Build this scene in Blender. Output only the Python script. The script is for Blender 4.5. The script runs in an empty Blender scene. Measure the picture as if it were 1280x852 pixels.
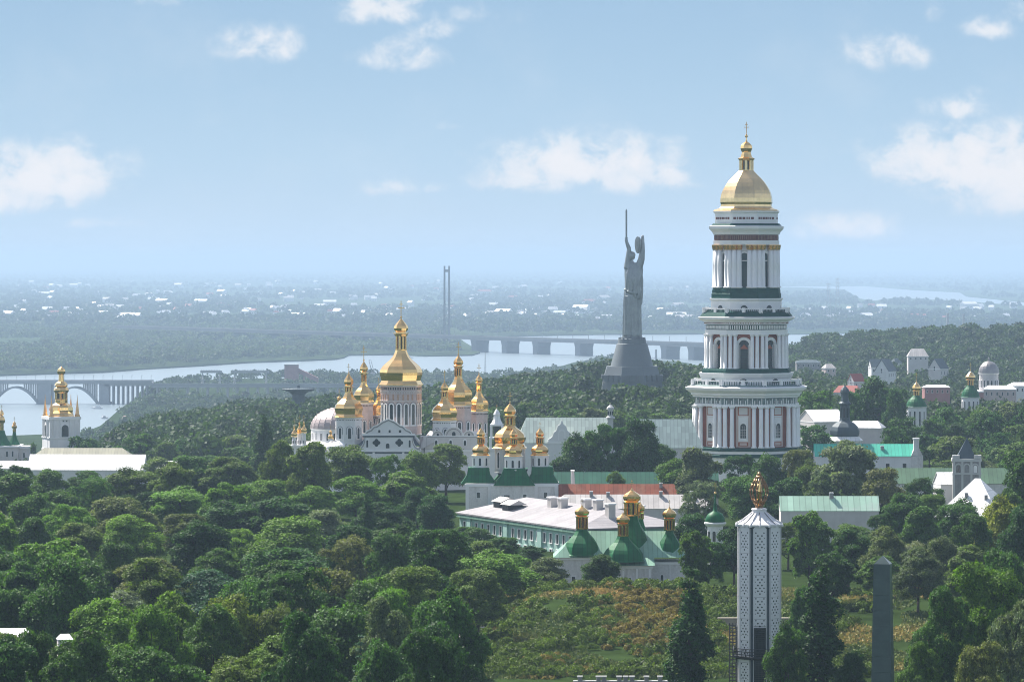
import bpy, bmesh, math, random
import numpy as np
from mathutils import Matrix, Vector, noise
from mathutils.geometry import tessellate_polygon

R_ = math.radians
scene = bpy.context.scene
COL = scene.collection

# ------------------------------------------------------------------ camera
F = 5220.0      # focal length in photo pixels
HY = 325.0      # eye level in the photo
CZ = 58.0       # camera height over the monastery plateau
cam_d = bpy.data.cameras.new("camera")
cam_d.sensor_width = 36.0
cam_d.lens = 36.0 * F / 1280.0
cam_d.shift_y = -(426.0 - HY) / 1280.0
cam_d.clip_start = 1.0
cam_d.clip_end = 120000.0
cam = bpy.data.objects.new("camera", cam_d)
cam.location = (0, 0, CZ)
cam.rotation_euler = (R_(90), 0, 0)
COL.objects.link(cam)
scene.camera = cam

# ------------------------------------------------------------------ light
SUN_AZ = -42.0      # degrees from +Y, negative = to the left
SUN_EL = 50.0
SKY_STRENGTH = 0.1
scene.view_settings.view_transform = 'Standard'
scene.view_settings.look = 'None'
scene.view_settings.exposure = 1.15
scene.view_settings.gamma = 1.0
scene.view_settings.use_curve_mapping = False
scene.cycles.use_denoising = True
scene.cycles.max_bounces = 6
scene.cycles.diffuse_bounces = 3
scene.cycles.glossy_bounces = 3
scene.cycles.transmission_bounces = 3
scene.cycles.volume_bounces = 1
scene.cycles.transparent_max_bounces = 4
scene.cycles.sample_clamp_indirect = 6.0
scene.cycles.filter_width = 1.05

sun_d = bpy.data.lights.new("sun", 'SUN')
sun_d.energy = 4.6
sun_d.angle = R_(0.5)
sun_d.color = (1.0, 0.95, 0.87)
sun = bpy.data.objects.new("sun", sun_d)
sdir = Vector((math.sin(R_(SUN_AZ)) * math.cos(R_(SUN_EL)), math.cos(R_(SUN_AZ)) * math.cos(R_(SUN_EL)), math.sin(R_(SUN_EL))))
sun.rotation_euler = sdir.to_track_quat('Z', 'Y').to_euler()
sun.location = sdir * 500
COL.objects.link(sun)

world = bpy.data.worlds.new("World")
scene.world = world
world.use_nodes = True
wn, wl = world.node_tree.nodes, world.node_tree.links
wn.clear()


class NT:
    """tiny node-building helper"""
    def __init__(self, tree):
        self.t = tree

    def n(self, typ, **kw):
        nd = self.t.nodes.new(typ)
        ins = kw.pop('ins', {})
        for k, v in kw.items():
            setattr(nd, k, v)
        for k, v in ins.items():
            self.plug(nd.inputs[k], v)
        return nd

    def plug(self, sock, v):
        if isinstance(v, bpy.types.NodeSocket):
            self.t.links.new(v, sock)
        elif isinstance(v, bpy.types.Node):
            self.t.links.new(v.outputs[0], sock)
        else:
            sock.default_value = v

    def m(self, op, a, b=None, c=None, clamp=False):
        nd = self.t.nodes.new('ShaderNodeMath')
        nd.operation = op
        nd.use_clamp = clamp
        for i, v in enumerate((a, b, c)):
            if v is not None:
                self.plug(nd.inputs[i], v)
        return nd.outputs[0]

    def mix(self, fac, a, b, blend='MIX'):
        nd = self.t.nodes.new('ShaderNodeMix')
        nd.data_type = 'RGBA'
        nd.blend_type = blend
        self.plug(nd.inputs[0], fac)
        self.plug(nd.inputs[6], a)
        self.plug(nd.inputs[7], b)
        return nd.outputs[2]


def build_world():
    w = NT(world.node_tree)
    out = w.n('ShaderNodeOutputWorld')
    sky = w.n('ShaderNodeTexSky', sky_type='NISHITA', sun_disc=False)
    sky.sun_elevation = R_(SUN_EL)
    sky.sun_rotation = R_(SUN_AZ % 360)
    sky.altitude = 200
    sky.air_density = 1.0
    sky.dust_density = 0.4
    sky.ozone_density = 1.5
    geo = w.n('ShaderNodeTexCoord')
    sep = w.n('ShaderNodeSeparateXYZ', ins={0: geo.outputs['Generated']})
    x, y, z = sep.outputs
    hyp = w.m('SQRT', w.m('ADD', w.m('MULTIPLY', x, x), w.m('MULTIPLY', y, y)))
    el = w.m('MULTIPLY', w.m('ARCTAN2', z, hyp), 180 / math.pi)       # degrees
    az = w.m('MULTIPLY', w.m('ARCTAN2', x, y), 180 / math.pi)
    # low sky: pale summer blue that deepens upwards, going over into the clear sky overhead
    low_sky = w.n('ShaderNodeValToRGB', ins={0: w.m('DIVIDE', el, 8.0, clamp=True)})
    cr = low_sky.color_ramp
    k_ = 1.0 / (SKY_STRENGTH * 2.0 ** scene.view_settings.exposure)

    def lin(c):
        return tuple(((v / 255 + .055) / 1.055) ** 2.4 * k_ for v in c) + (1,)
    cr.elements[0].position = 0.0
    cr.elements[0].color = lin(SKY_STOPS[0][1])
    cr.elements[1].position = 1.0
    cr.elements[1].color = lin(SKY_STOPS[-1][1])
    for e_, c_ in SKY_STOPS[1:-1]:
        e = cr.elements.new(e_ / 8.0)
        e.color = lin(c_)
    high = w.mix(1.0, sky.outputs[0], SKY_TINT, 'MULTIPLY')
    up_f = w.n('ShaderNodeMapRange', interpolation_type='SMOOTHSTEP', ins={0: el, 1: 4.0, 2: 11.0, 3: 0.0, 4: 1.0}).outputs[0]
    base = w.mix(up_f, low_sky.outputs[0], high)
    # clouds: soft cumulus heaps at given bearings and elevations
    pos = w.n('ShaderNodeCombineXYZ', ins={0: az, 1: w.m('MULTIPLY', el, 1.15), 2: 0.0})
    nz = w.n('ShaderNodeTexNoise', noise_dimensions='3D', ins={'Vector': pos.outputs[0], 'Scale': 2.1, 'Detail': 12.0, 'Roughness': 0.58, 'Distortion': 0.3})
    nz2 = w.n('ShaderNodeTexNoise', noise_dimensions='3D', ins={'Vector': pos.outputs[0], 'Scale': 0.5, 'Detail': 6.0, 'Roughness': 0.6})
    n1 = w.m('SUBTRACT', nz.outputs[0], 0.5)
    field = None
    for (px, py, rx, ry, amp) in CLOUDS:
        a0 = math.degrees(math.atan2(px - 640, F))
        e0 = math.degrees(math.atan2(HY - py, F))
        dx = w.m('DIVIDE', w.m('SUBTRACT', az, a0), math.degrees(rx / F))
        up = w.m('SUBTRACT', el, e0)
        dy = w.m('MULTIPLY', w.m('DIVIDE', up, math.degrees(ry / F)), w.m('ADD', 1.0, w.m('MULTIPLY', w.m('LESS_THAN', up, 0.0), .7)))
        d2 = w.m('ADD', w.m('MULTIPLY', dx, dx), w.m('MULTIPLY', dy, dy))
        g = w.m('MULTIPLY', w.m('EXPONENT', w.m('MULTIPLY', d2, -1.0)), amp)
        field = g if field is None else w.m('MAXIMUM', field, g)
    dens = w.m('ADD', field, w.m('MULTIPLY', n1, w.m('ADD', w.m('MULTIPLY', field, 2.6), 0.28)))
    cov = w.n('ShaderNodeMapRange', interpolation_type='SMOOTHSTEP', ins={0: dens, 1: 0.24, 2: 0.85, 3: 0.0, 4: 0.9})
    # thin veil
    veil = w.n('ShaderNodeMapRange', interpolation_type='SMOOTHSTEP', ins={0: nz2.outputs[0], 1: 0.45, 2: 0.8, 3: 0.0, 4: 0.22})
    veilf = w.m('MULTIPLY', veil.outputs[0], w.m('SUBTRACT', 1.0, w.m('DIVIDE', w.m('ABSOLUTE', w.m('SUBTRACT', el, 2.0)), 4.0, clamp=True)))
    low = w.m('MULTIPLY', cov.outputs[0], w.n('ShaderNodeMapRange', ins={0: el, 1: -0.2, 2: 0.4, 3: 0.0, 4: 1.0}).outputs[0])
    c_col = w.mix(w.n('ShaderNodeMapRange', ins={0: dens, 1: 0.4, 2: 1.2, 3: 0.0, 4: 1.0}).outputs[0], CLOUD_EDGE, CLOUD_CORE)
    s1 = w.mix(veilf, base, CLOUD_EDGE)
    s2 = w.mix(low, s1, c_col)
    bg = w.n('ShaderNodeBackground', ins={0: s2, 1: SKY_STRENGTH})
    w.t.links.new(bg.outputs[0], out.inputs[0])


# (degrees above the horizon, colour as seen)
SKY_STOPS = [(0, (200, 222, 242)), (.3, (199, 222, 243)), (.8, (194, 219, 241)), (1.4, (187, 215, 238)), (2.5, (175, 206, 232)), (3.6, (165, 198, 227)), (8, (152, 188, 222))]
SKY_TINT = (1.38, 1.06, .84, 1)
CLOUD_CORE = (4.25, 4.17, 4.25, 1)
CLOUD_EDGE = (3.35, 3.7, 4.1, 1)
# (px, py, half width, half height, strength)
CLOUDS = [(55, 226, 110, 50, 1.15), (20, 250, 90, 34, .95), (110, 232, 60, 34, .8), (735, 208, 130, 44, 1.15), (660, 226, 80, 30, .85), (800, 224, 80, 34, .95),
          (1215, 212, 130, 60, 1.2), (1262, 236, 80, 60, 1.05), (1140, 226, 60, 34, .8), (1060, 290, 90, 28, .8), (1200, 138, 56, 30, .72), (1108, 70, 66, 36, .72),
          (325, 60, 70, 36, .72), (485, 16, 80, 34, .75), (500, 72, 70, 34, .66), (540, 40, 50, 30, .55), (490, 236, 46, 20, .66), (545, 236, 28, 13, .55),
          (1235, 40, 46, 26, .62), (1275, 20, 30, 24, .55), (680, 338, 100, 20, .6), (180, 316, 60, 16, .58), (560, 158, 34, 12, .42), (830, 176, 50, 13, .5), (125, 280, 70, 14, .55),
          (1165, 20, 26, 30, .45), (600, 20, 60, 26, .45), (200, 5, 50, 16, .45)]
build_world()


# ------------------------------------------------------------------ helpers
def P(px, py, D):
    return Vector(((px - 640.0) / F * D, D, CZ - (py - HY) / F * D))


def XD(px, D):
    return (px - 640.0) / F * D


def rng(seed):
    return random.Random(seed)


MATS = {}


def mat(name, col, rough=0.6, metal=0.0, var=0.12, scale=0.25, spec=0.4, bump=0.0, panel=0.0, seam=.28, prow=0.0, stain=0.0, stain_col=(0.12, 0.12, 0.11), fine=0.0):
    m = bpy.data.materials.new(name)
    m.use_nodes = True
    t = NT(m.node_tree)
    b = m.node_tree.nodes['Principled BSDF']
    tc = t.n('ShaderNodeTexCoord')
    obj = tc.outputs['Object']
    nz = t.n('ShaderNodeTexNoise', ins={'Vector': obj, 'Scale': scale, 'Detail': 6.0, 'Roughness': 0.65})
    mr = t.n('ShaderNodeMapRange', ins={0: nz.outputs[0], 1: 0.3, 2: 0.7, 3: 1 - var, 4: 1 + var})
    fac = mr.outputs[0]
    if fine:
        nf = t.n('ShaderNodeTexNoise', ins={'Vector': obj, 'Scale': scale * 9, 'Detail': 3.0})
        fac = t.m('MULTIPLY', fac, t.n('ShaderNodeMapRange', ins={0: nf.outputs[0], 1: 0.3, 2: 0.7, 3: 1 - fine, 4: 1 + fine}).outputs[0])
    if panel:
        sp = t.n('ShaderNodeSeparateXYZ', ins={0: obj})
        fx = t.m('FLOOR', t.m('DIVIDE', sp.outputs[0], panel))
        fz = t.m('FLOOR', t.m('DIVIDE', sp.outputs[2], prow)) if prow else 0.0
        cv = t.n('ShaderNodeCombineXYZ', ins={0: fx, 1: fz})
        wn_ = t.n('ShaderNodeTexWhiteNoise', ins={'Vector': cv.outputs[0]})
        fac = t.m('MULTIPLY', fac, t.n('ShaderNodeMapRange', ins={0: wn_.outputs[0], 3: 1 - seam * .55, 4: 1 + seam * .4}).outputs[0])
        fr = t.m('FRACT', t.m('DIVIDE', sp.outputs[0], panel))
        sm = t.m('LESS_THAN', fr, 0.14)
        fac = t.m('MULTIPLY', fac, t.m('SUBTRACT', 1.0, t.m('MULTIPLY', sm, seam)))
    c = t.mix(1.0, (*col, 1), t.n('ShaderNodeCombineColor', ins={0: fac, 1: fac, 2: fac}).outputs[0], 'MULTIPLY')
    if stain:
        mp = t.n('ShaderNodeMapping', ins={'Vector': obj, 'Scale': (1.0, 1.0, 0.22)})
        ns = t.n('ShaderNodeTexNoise', ins={'Vector': mp.outputs[0], 'Scale': scale * 2.2, 'Detail': 8.0, 'Roughness': 0.7})
        sf = t.n('ShaderNodeMapRange', ins={0: ns.outputs[0], 1: 0.52, 2: 0.75, 3: 0.0, 4: stain})
        c = t.mix(sf.outputs[0], c, (*stain_col, 1))
    m.node_tree.links.new(c, b.inputs['Base Color'])
    b.inputs['Roughness'].default_value = rough
    b.inputs['Metallic'].default_value = metal
    b.inputs['Specular IOR Level'].default_value = spec
    if bump:
        nb = t.n('ShaderNodeTexNoise', ins={'Vector': obj, 'Scale': scale * 5, 'Detail': 5.0})
        bp = t.n('ShaderNodeBump', ins={'Strength': bump, 'Distance': 0.3, 'Height': nb.outputs[0]})
        m.node_tree.links.new(bp.outputs[0], b.inputs['Normal'])
    MATS[name] = m
    return m


def leaf_mat(name):
    m = bpy.data.materials.new(name)
    m.use_nodes = True
    t = NT(m.node_tree)
    b = m.node_tree.nodes['Principled BSDF']
    o = m.node_tree.nodes['Material Output']
    oi = t.n('ShaderNodeObjectInfo')
    at = t.n('ShaderNodeAttribute', attribute_name='tint')
    fac = t.n('ShaderNodeMapRange', ins={0: at.outputs['Fac'], 3: 0.42, 4: 1.9}).outputs[0]
    c = t.mix(1.0, oi.outputs['Color'], t.n('ShaderNodeCombineColor', ins={0: fac, 1: fac, 2: fac}).outputs[0], 'MULTIPLY')
    m.node_tree.links.new(c, b.inputs['Base Color'])
    b.inputs['Roughness'].default_value = 0.6
    b.inputs['Specular IOR Level'].default_value = 0.14
    tr = t.n('ShaderNodeBsdfTranslucent', ins={0: t.mix(1.0, c, (1.15, 1.25, 0.45, 1), 'MULTIPLY')})
    mx = t.n('ShaderNodeMixShader', ins={0: 0.32, 1: b.outputs[0], 2: tr.outputs[0]})
    m.node_tree.links.new(mx.outputs[0], o.inputs[0])
    return m


class MB:
    """collects shapes, then links them as ONE mesh object"""
    def __init__(self):
        self.v, self.f, self.mi, self.sm = [], [], [], []
        self.M = Matrix.Identity(4)

    def add(self, vs, fs, mi=0, smooth=False):
        o = len(self.v)
        for p in vs:
            self.v.append(self.M @ Vector(p))
        for f in fs:
            self.f.append([i + o for i in f])
            self.mi.append(mi)
            self.sm.append(smooth)
        return self

    def box(self, x0, x1, y0, y1, z0, z1, mi=0):
        vs = [(x0, y0, z0), (x1, y0, z0), (x1, y1, z0), (x0, y1, z0), (x0, y0, z1), (x1, y0, z1), (x1, y1, z1), (x0, y1, z1)]
        return self.add(vs, [(3, 2, 1, 0), (4, 5, 6, 7), (0, 1, 5, 4), (1, 2, 6, 5), (2, 3, 7, 6), (3, 0, 4, 7)], mi)

    def lathe(self, prof, n=8, rot=0.0, x=0, y=0, mi=0, smooth=False, sy=1.0, caps=True):
        vs, fs = [], []
        for (r, z) in prof:
            for k in range(n):
                a = rot + k * 2 * math.pi / n
                vs.append((x + r * math.sin(a), y - r * math.cos(a) * sy, z))
        for i in range(len(prof) - 1):
            for k in range(n):
                k2 = (k + 1) % n
                fs.append((i * n + k, i * n + k2, (i + 1) * n + k2, (i + 1) * n + k))
        if caps:
            fs.append(tuple(range(n))[::-1])
            fs.append(tuple((len(prof) - 1) * n + k for k in range(n)))
        return self.add(vs, fs, mi, smooth)

    def tube(self, p0, p1, r0, r1=None, n=8, mi=0, smooth=True):
        p0, p1 = Vector(p0), Vector(p1)
        r1 = r0 if r1 is None else r1
        d = (p1 - p0)
        q = d.to_track_quat('Z', 'Y') if d.length > 1e-9 else None
        vs = []
        for p, r in ((p0, r0), (p1, r1)):
            for k in range(n):
                a = 2 * math.pi * k / n
                vs.append(p + q @ Vector((r * math.cos(a), r * math.sin(a), 0)))
        fs = [(k, (k + 1) % n, n + (k + 1) % n, n + k) for k in range(n)]
        fs += [tuple(range(n))[::-1], tuple(range(n, 2 * n))]
        return self.add(vs, fs, mi, smooth)

    def chain(self, pts, rads, n=8, mi=0):
        for i in range(len(pts) - 1):
            self.tube(pts[i], pts[i + 1], rads[i], rads[i + 1], n, mi)
        return self

    def xz(self, pts, y0, y1, mi=0):
        """outline in x,z pushed through y0..y1 (front = y0)"""
        n = len(pts)
        vs = [(p[0], y0, p[1]) for p in pts] + [(p[0], y1, p[1]) for p in pts]
        fs = [tuple(range(n)), tuple(range(n, 2 * n))[::-1]]
        fs += [(i, n + i, n + (i + 1) % n, (i + 1) % n) for i in range(n)]
        return self.add(vs, fs, mi)

    def yz(self, pts, x0, x1, mi=0):
        n = len(pts)
        vs = [(x0, p[0], p[1]) for p in pts] + [(x1, p[0], p[1]) for p in pts]
        fs = [tuple(range(n)), tuple(range(n, 2 * n))[::-1]]
        fs += [(i, n + i, n + (i + 1) % n, (i + 1) % n) for i in range(n)]
        return self.add(vs, fs, mi)

    def ring_xz(self, outer, inner, y0, y1, mi=0):
        """open frame between two outlines of equal length (not closed at the foot)"""
        n = len(outer)
        vs = [(p[0], y0, p[1]) for p in outer] + [(p[0], y0, p[1]) for p in inner] + [(p[0], y1, p[1]) for p in outer] + [(p[0], y1, p[1]) for p in inner]
        fs = []
        for i in range(n - 1):
            fs += [(i, i + 1, n + i + 1, n + i), (2 * n + i, 3 * n + i, 3 * n + i + 1, 2 * n + i + 1),
                   (i, 2 * n + i, 2 * n + i + 1, i + 1), (n + i, n + i + 1, 3 * n + i + 1, 3 * n + i)]
        fs += [(0, n, 3 * n, 2 * n), (n - 1, 3 * n - 1, 4 * n - 1, 2 * n - 1)]
        return self.add(vs, fs, mi)

    def poly(self, pts, z0, z1, mi=0):
        """ground outline x,y raised z0..z1"""
        n = len(pts)
        vs = [(p[0], p[1], z0) for p in pts] + [(p[0], p[1], z1) for p in pts]
        fs = [(i, (i + 1) % n, n + (i + 1) % n, n + i) for i in range(n)]
        tris = tessellate_polygon([[Vector((p[0], p[1], 0)) for p in pts]])
        fs += [tuple(n + i for i in t) for t in tris]
        return self.add(vs, fs, mi)

    def mesh(self, name, mats, s=1.0):
        me = bpy.data.meshes.new(name)
        me.from_pydata([tuple(p * s) for p in self.v], [], self.f)
        for m in (mats if isinstance(mats, (list, tuple)) else [mats]):
            me.materials.append(m)
        me.polygons.foreach_set('material_index', self.mi)
        me.polygons.foreach_set('use_smooth', self.sm)
        bm = bmesh.new()
        bm.from_mesh(me)
        bmesh.ops.recalc_face_normals(bm, faces=bm.faces)
        bm.to_mesh(me)
        bm.free()
        me.update()
        return me

    def obj(self, name, mats, parent=None, s=1.0, loc=None, rz=0.0):
        o = bpy.data.objects.new(name, self.mesh(name, mats, s))
        COL.objects.link(o)
        if parent is not None:
            o.parent = parent
        if loc is not None:
            o.location = loc
        if rz:
            o.rotation_euler.z = rz
        return o


def arch(w, h, n=8, x=0.0, z=0.0):
    r = w / 2
    pts = [(x - r, z), (x - r, z + h - r)]
    for k in range(1, n):
        a = math.pi - math.pi * k / n
        pts.append((x + r * math.cos(a), z + h - r + r * math.sin(a)))
    pts += [(x + r, z + h - r), (x + r, z)]
    return pts


def tag(o, label, cat, group=None, kind=None):
    if label:
        o['label'] = label
    if cat:
        o['category'] = cat
    if group:
        o['group'] = group
    if kind:
        o['kind'] = kind
    return o


class Thing:
    """an Empty at the base of a thing; shapes are given in photo pixels at its distance"""
    def __init__(self, name, label, cat, px, py, D, rz=0.0, group=None):
        self.s = D / F
        self.px, self.py, self.D = px, py, D
        self.root = bpy.data.objects.new(name, None)
        COL.objects.link(self.root)
        self.root.location = P(px, py, D)
        self.root.rotation_euler.z = rz
        tag(self.root, label, cat, group)
        self.cache = {}

    def part(self, name, mb, mats, parent=None, loc=None, rz=0.0):
        l = None if loc is None else Vector(loc) * self.s
        return mb.obj(name, mats, parent or self.root, self.s, l, rz)

    def share(self, key, name, mb_fn, mats, parent=None, loc=(0, 0, 0), rz=0.0):
        """a part whose mesh is shared by its repeats"""
        if key not in self.cache:
            self.cache[key] = mb_fn().mesh(name, mats, self.s)
        o = bpy.data.objects.new(name, self.cache[key])
        COL.objects.link(o)
        o.parent = parent or self.root
        o.location = Vector(loc) * self.s
        o.rotation_euler.z = rz
        return o

    def z(self, py):
        return self.py - py

    def x(self, px):
        return px - self.px


def copy_tree(o, parent=None):
    c = o.copy()
    COL.objects.link(c)
    if parent is not None:
        c.parent = parent
    for ch in list(o.children):
        copy_tree(ch, c)
    return c


# ------------------------------------------------------------------ materials
M_white = mat('white_plaster', (.74, .73, .73), .8, var=.05, scale=.15, stain=.25, stain_col=(.42, .40, .38))
M_trim = mat('white_trim', (.80, .79, .79), .7, var=.04, scale=.2)
M_pale = mat('pale_plaster', (.62, .58, .57), .8, var=.08, scale=.2, stain=.3, stain_col=(.35, .3, .28))
M_pink = mat('pinkish_plaster', (.53, .43, .41), .8, var=.12, scale=.5, stain=.25, stain_col=(.38, .28, .25), fine=.1)
M_oldwhite = mat('weathered_whitewash', (.66, .64, .63), .85, var=.1, scale=.3, stain=.55, stain_col=(.3, .27, .25), fine=.08)
M_ochre = mat('ochre_red_wall', (.36, .10, .045), .8, var=.15, scale=.4)
M_dred = mat('dark_red_frieze', (.13, .035, .03), .7, var=.2, scale=1)
M_teal = mat('dark_green_ledge', (.008, .060, .048), .6, var=.25, scale=.5, spec=.08)
M_green = mat('green_painted_roof', (.006, .115, .036), .5, var=.2, scale=.4, panel=.9, spec=.16)
M_greenlt = mat('pale_green_roof', (.22, .38, .29), .6, var=.14, scale=.3, panel=.9, spec=.15, stain=.25, stain_col=(.3, .36, .3))
M_greendk = mat('dull_green_tin_roof', (.04, .135, .09), .6, var=.18, scale=.2, panel=1.1, spec=.12, stain=.25, stain_col=(.1, .15, .12))
M_turq = mat('turquoise_roof', (.07, .47, .34), .45, var=.08, scale=.2, panel=1.0)
M_gold = mat('gilded_copper', (1.0, .64, .25), .15, 1.0, var=.1, scale=.5, bump=.05)
M_oldgold = mat('weathered_gilding', (.88, .64, .32), .24, 1.0, var=.12, scale=.35, bump=.06, panel=1.6, seam=.06, prow=1.8)
M_golddk = mat('darker_gilding', (.80, .45, .14), .25, 1.0, var=.2, scale=.8)  # darker, rougher gold for the column capitals
M_copper = mat('dull_gilded_copper', (.75, .45, .20), .35, 1.0, var=.15, scale=.6)
M_dark = mat('dark_window_and_interior', (.018, .028, .03), .2, var=.3, scale=1.5, spec=.5)
M_glass = mat('window_glass', (.03, .05, .06), .1, var=.3, scale=1, spec=.6)
M_tin = mat('bright_tin_roof', (.86, .85, .85), .5, var=.05, scale=.15, panel=1.4, seam=.2, stain=.3, stain_col=(.52, .49, .47), fine=.05)
M_tinlilac = mat('dusty_white_tin_roof', (.33, .315, .325), .75, spec=.08, var=.14, scale=.12, panel=1.2, seam=.22, stain=.45, stain_col=(.42, .38, .37), fine=.06)
M_tinold = mat('old_grey_tin_roof', (.50, .47, .45), .5, var=.15, scale=.25, panel=1.2, stain=.35, stain_col=(.3, .25, .22))
M_tingreen = mat('greenish_zinc_roof', (.56, .64, .56), .5, var=.1, scale=.15, panel=1.0, prow=1.6, stain=.35, stain_col=(.58, .6, .58))
M_rust = mat('rusty_red_tin_roof', (.27, .085, .05), .75, var=.3, scale=.12, spec=.1, panel=1.1, stain=.5, stain_col=(.33, .22, .15))
M_brown = mat('brown_tin_roof', (.28, .17, .12), .7, var=.2, scale=.2, panel=1.1)
M_mint = mat('mint_painted_wall', (.36, .55, .49), .8, var=.06, scale=.2, stain=.15, stain_col=(.3, .4, .36))
M_stonegrey = mat('grey_stone_and_shadow_lines', (.30, .29, .29), .85, var=.18, scale=.5, stain=.4)
M_concrete = mat('bridge_concrete', (.34, .35, .36), .85, var=.12, scale=.05)
M_concdark = mat('grey_bridge_concrete', (.17, .18, .19), .9, var=.12, scale=.05, spec=.1)
M_darkmetal = mat('black_iron', (.015, .017, .02), .5, var=.2, scale=1)
M_bronze = mat('bronze', (.30, .19, .10), .4, .9, var=.2, scale=1)
M_steel = mat('statue_steel', (.27, .29, .29), .4, .6, var=.2, scale=.25, bump=.1)
M_pedestal = mat('pedestal_cladding', (.14, .16, .17), .6, .1, var=.1, scale=.08)
M_niche_shade = mat('plinth_niche_shade', (.13, .15, .16), .5, .2, var=.1, scale=.1)
M_granite = mat('dark_granite', (.05, .08, .078), .3, var=.22, scale=.6, spec=.6, stain=.3, stain_col=(.09, .12, .115))
M_candle = mat('white_marble_panel', (.74, .73, .74), .6, var=.05, scale=.4)
M_brick = mat('pink_brick', (.38, .19, .18), .8, var=.15, scale=.2)
M_redroof = mat('red_tile_roof', (.36, .10, .08), .7, var=.15, scale=.3)
M_slate = mat('slate_and_shadow_bands', (.07, .095, .11), .5, var=.2, scale=.3, spec=.2)
M_greydome = mat('grey_metal_dome', (.30, .28, .28), .4, .5, var=.15, scale=.2)
M_pinkdome = mat('pinkish_grey_dome', (.40, .33, .32), .45, .25, var=.1, scale=.2)
M_bark = mat('bark', (.07, .055, .045), .9, var=.25, scale=2)
M_leaf = leaf_mat('leaves')
M_ledge = mat('dull_stone_ledge', (.30, .27, .22), .9, var=.2, scale=.4, stain=.4)
M_path = mat('gravel_path', (.42, .38, .33), .9, var=.15, scale=.3)

# ------------------------------------------------------------------ terrain
PXC = [-700, 0, 110, 150, 190, 300, 450, 600, 760, 900, 1020, 1140, 1280, 2000]
DZ = {
    60:   [-5] * 14,
    450:  [-5] * 14,
    800:  [-5] * 14,
    1100: [-6, -6, -6, -6, -6, -5, -5, -5, -5, -5, -5, -5, -5, -5],
    1300: [-14, -14, -14, -14, -13, -12, -9, -6, -5, -5, -5, -6, -6, -6],
    1500: [-27, -27, -26, -20, -19, -17, -12, -8, -5, -5, -6, -8, -8, -8],
    1800: [-48, -48, -42, -27, -25, -22, -19, -12, -6, -6, -10, -14, -14, -10],
    2100: [-66, -66, -58, -36, -31, -28, -23, -15, -4, -8, -14, -18, -18, -14],
    2500: [-80, -80, -76, -60, -50, -38, -34, -30, -18, -18, -22, -22, -20, -15],
    3000: [-86, -86, -85, -80, -76, -70, -65, -60, -55, -30, -18, -14, -10, -6],
    3300: [-87, -87, -87, -86, -84, -82, -80, -80, -74, -40, -12, -6, -3, 5],
    3450: [-89, -89, -88.5, -87, -86, -85, -83, -82, -78, -52, -20, -12, -8, 0],
    3800: [-94, -94, -92, -88, -87, -86, -86, -86, -82, -70, -50, -40, -30, -16],
    4250: [-96, -96, -95, -90.5, -87, -87, -87, -87, -87, -85, -84, -80, -76, -60],
    4700: [-96, -96, -96, -94, -87.5, -87, -87, -87, -87, -88, -88, -88, -88, -88],
    5050: [-96, -96, -96, -96, -90, -87.5, -87, -87, -87, -90, -94, -95, -95, -95],
    5500: [-96, -96, -96, -96, -96, -94, -94, -92, -87, -90, -95, -96, -96, -96],
    6100: [-96, -96, -96, -96, -96, -96, -96, -96, -88, -91, -96, -96, -96, -96],
    6600: [-97] * 14,
    9000: [-97] * 14,
}
DR = sorted(DZ)
TAB = np.array([DZ[d] for d in DR], float)


def mound(x, y):
    """grassy bank below the small church"""
    px = 640 + x / y * F if y > 1 else 0
    t = max(0.0, min(1.0, (y - 640.0) / 95.0))
    up = t * t * (3 - 2 * t)
    a = max(0.0, min(1.0, (px - 590) / 110.0))
    a = a * a * (3 - 2 * a)
    c = max(0.0, min(1.0, (1240 - px) / 80.0))
    right = 1.0 - 0.36 * max(0.0, min(1.0, (px - 850) / 80.0))
    back = max(0.0, min(1.0, (782 - y) / 48.0))
    return 5.6 * up * a * c * right * back


def ground(x, y):
    y = max(y, 60.0)
    px = 640 + x / y * F
    j = int(np.searchsorted(DR, y)) - 1
    j = max(0, min(len(DR) - 2, j))
    t = min(1.0, max(0.0, (y - DR[j]) / (DR[j + 1] - DR[j])))
    za = float(np.interp(px, PXC, TAB[j]))
    zb = float(np.interp(px, PXC, TAB[j + 1]))
    return za + (zb - za) * t + mound(x, y)


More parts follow.
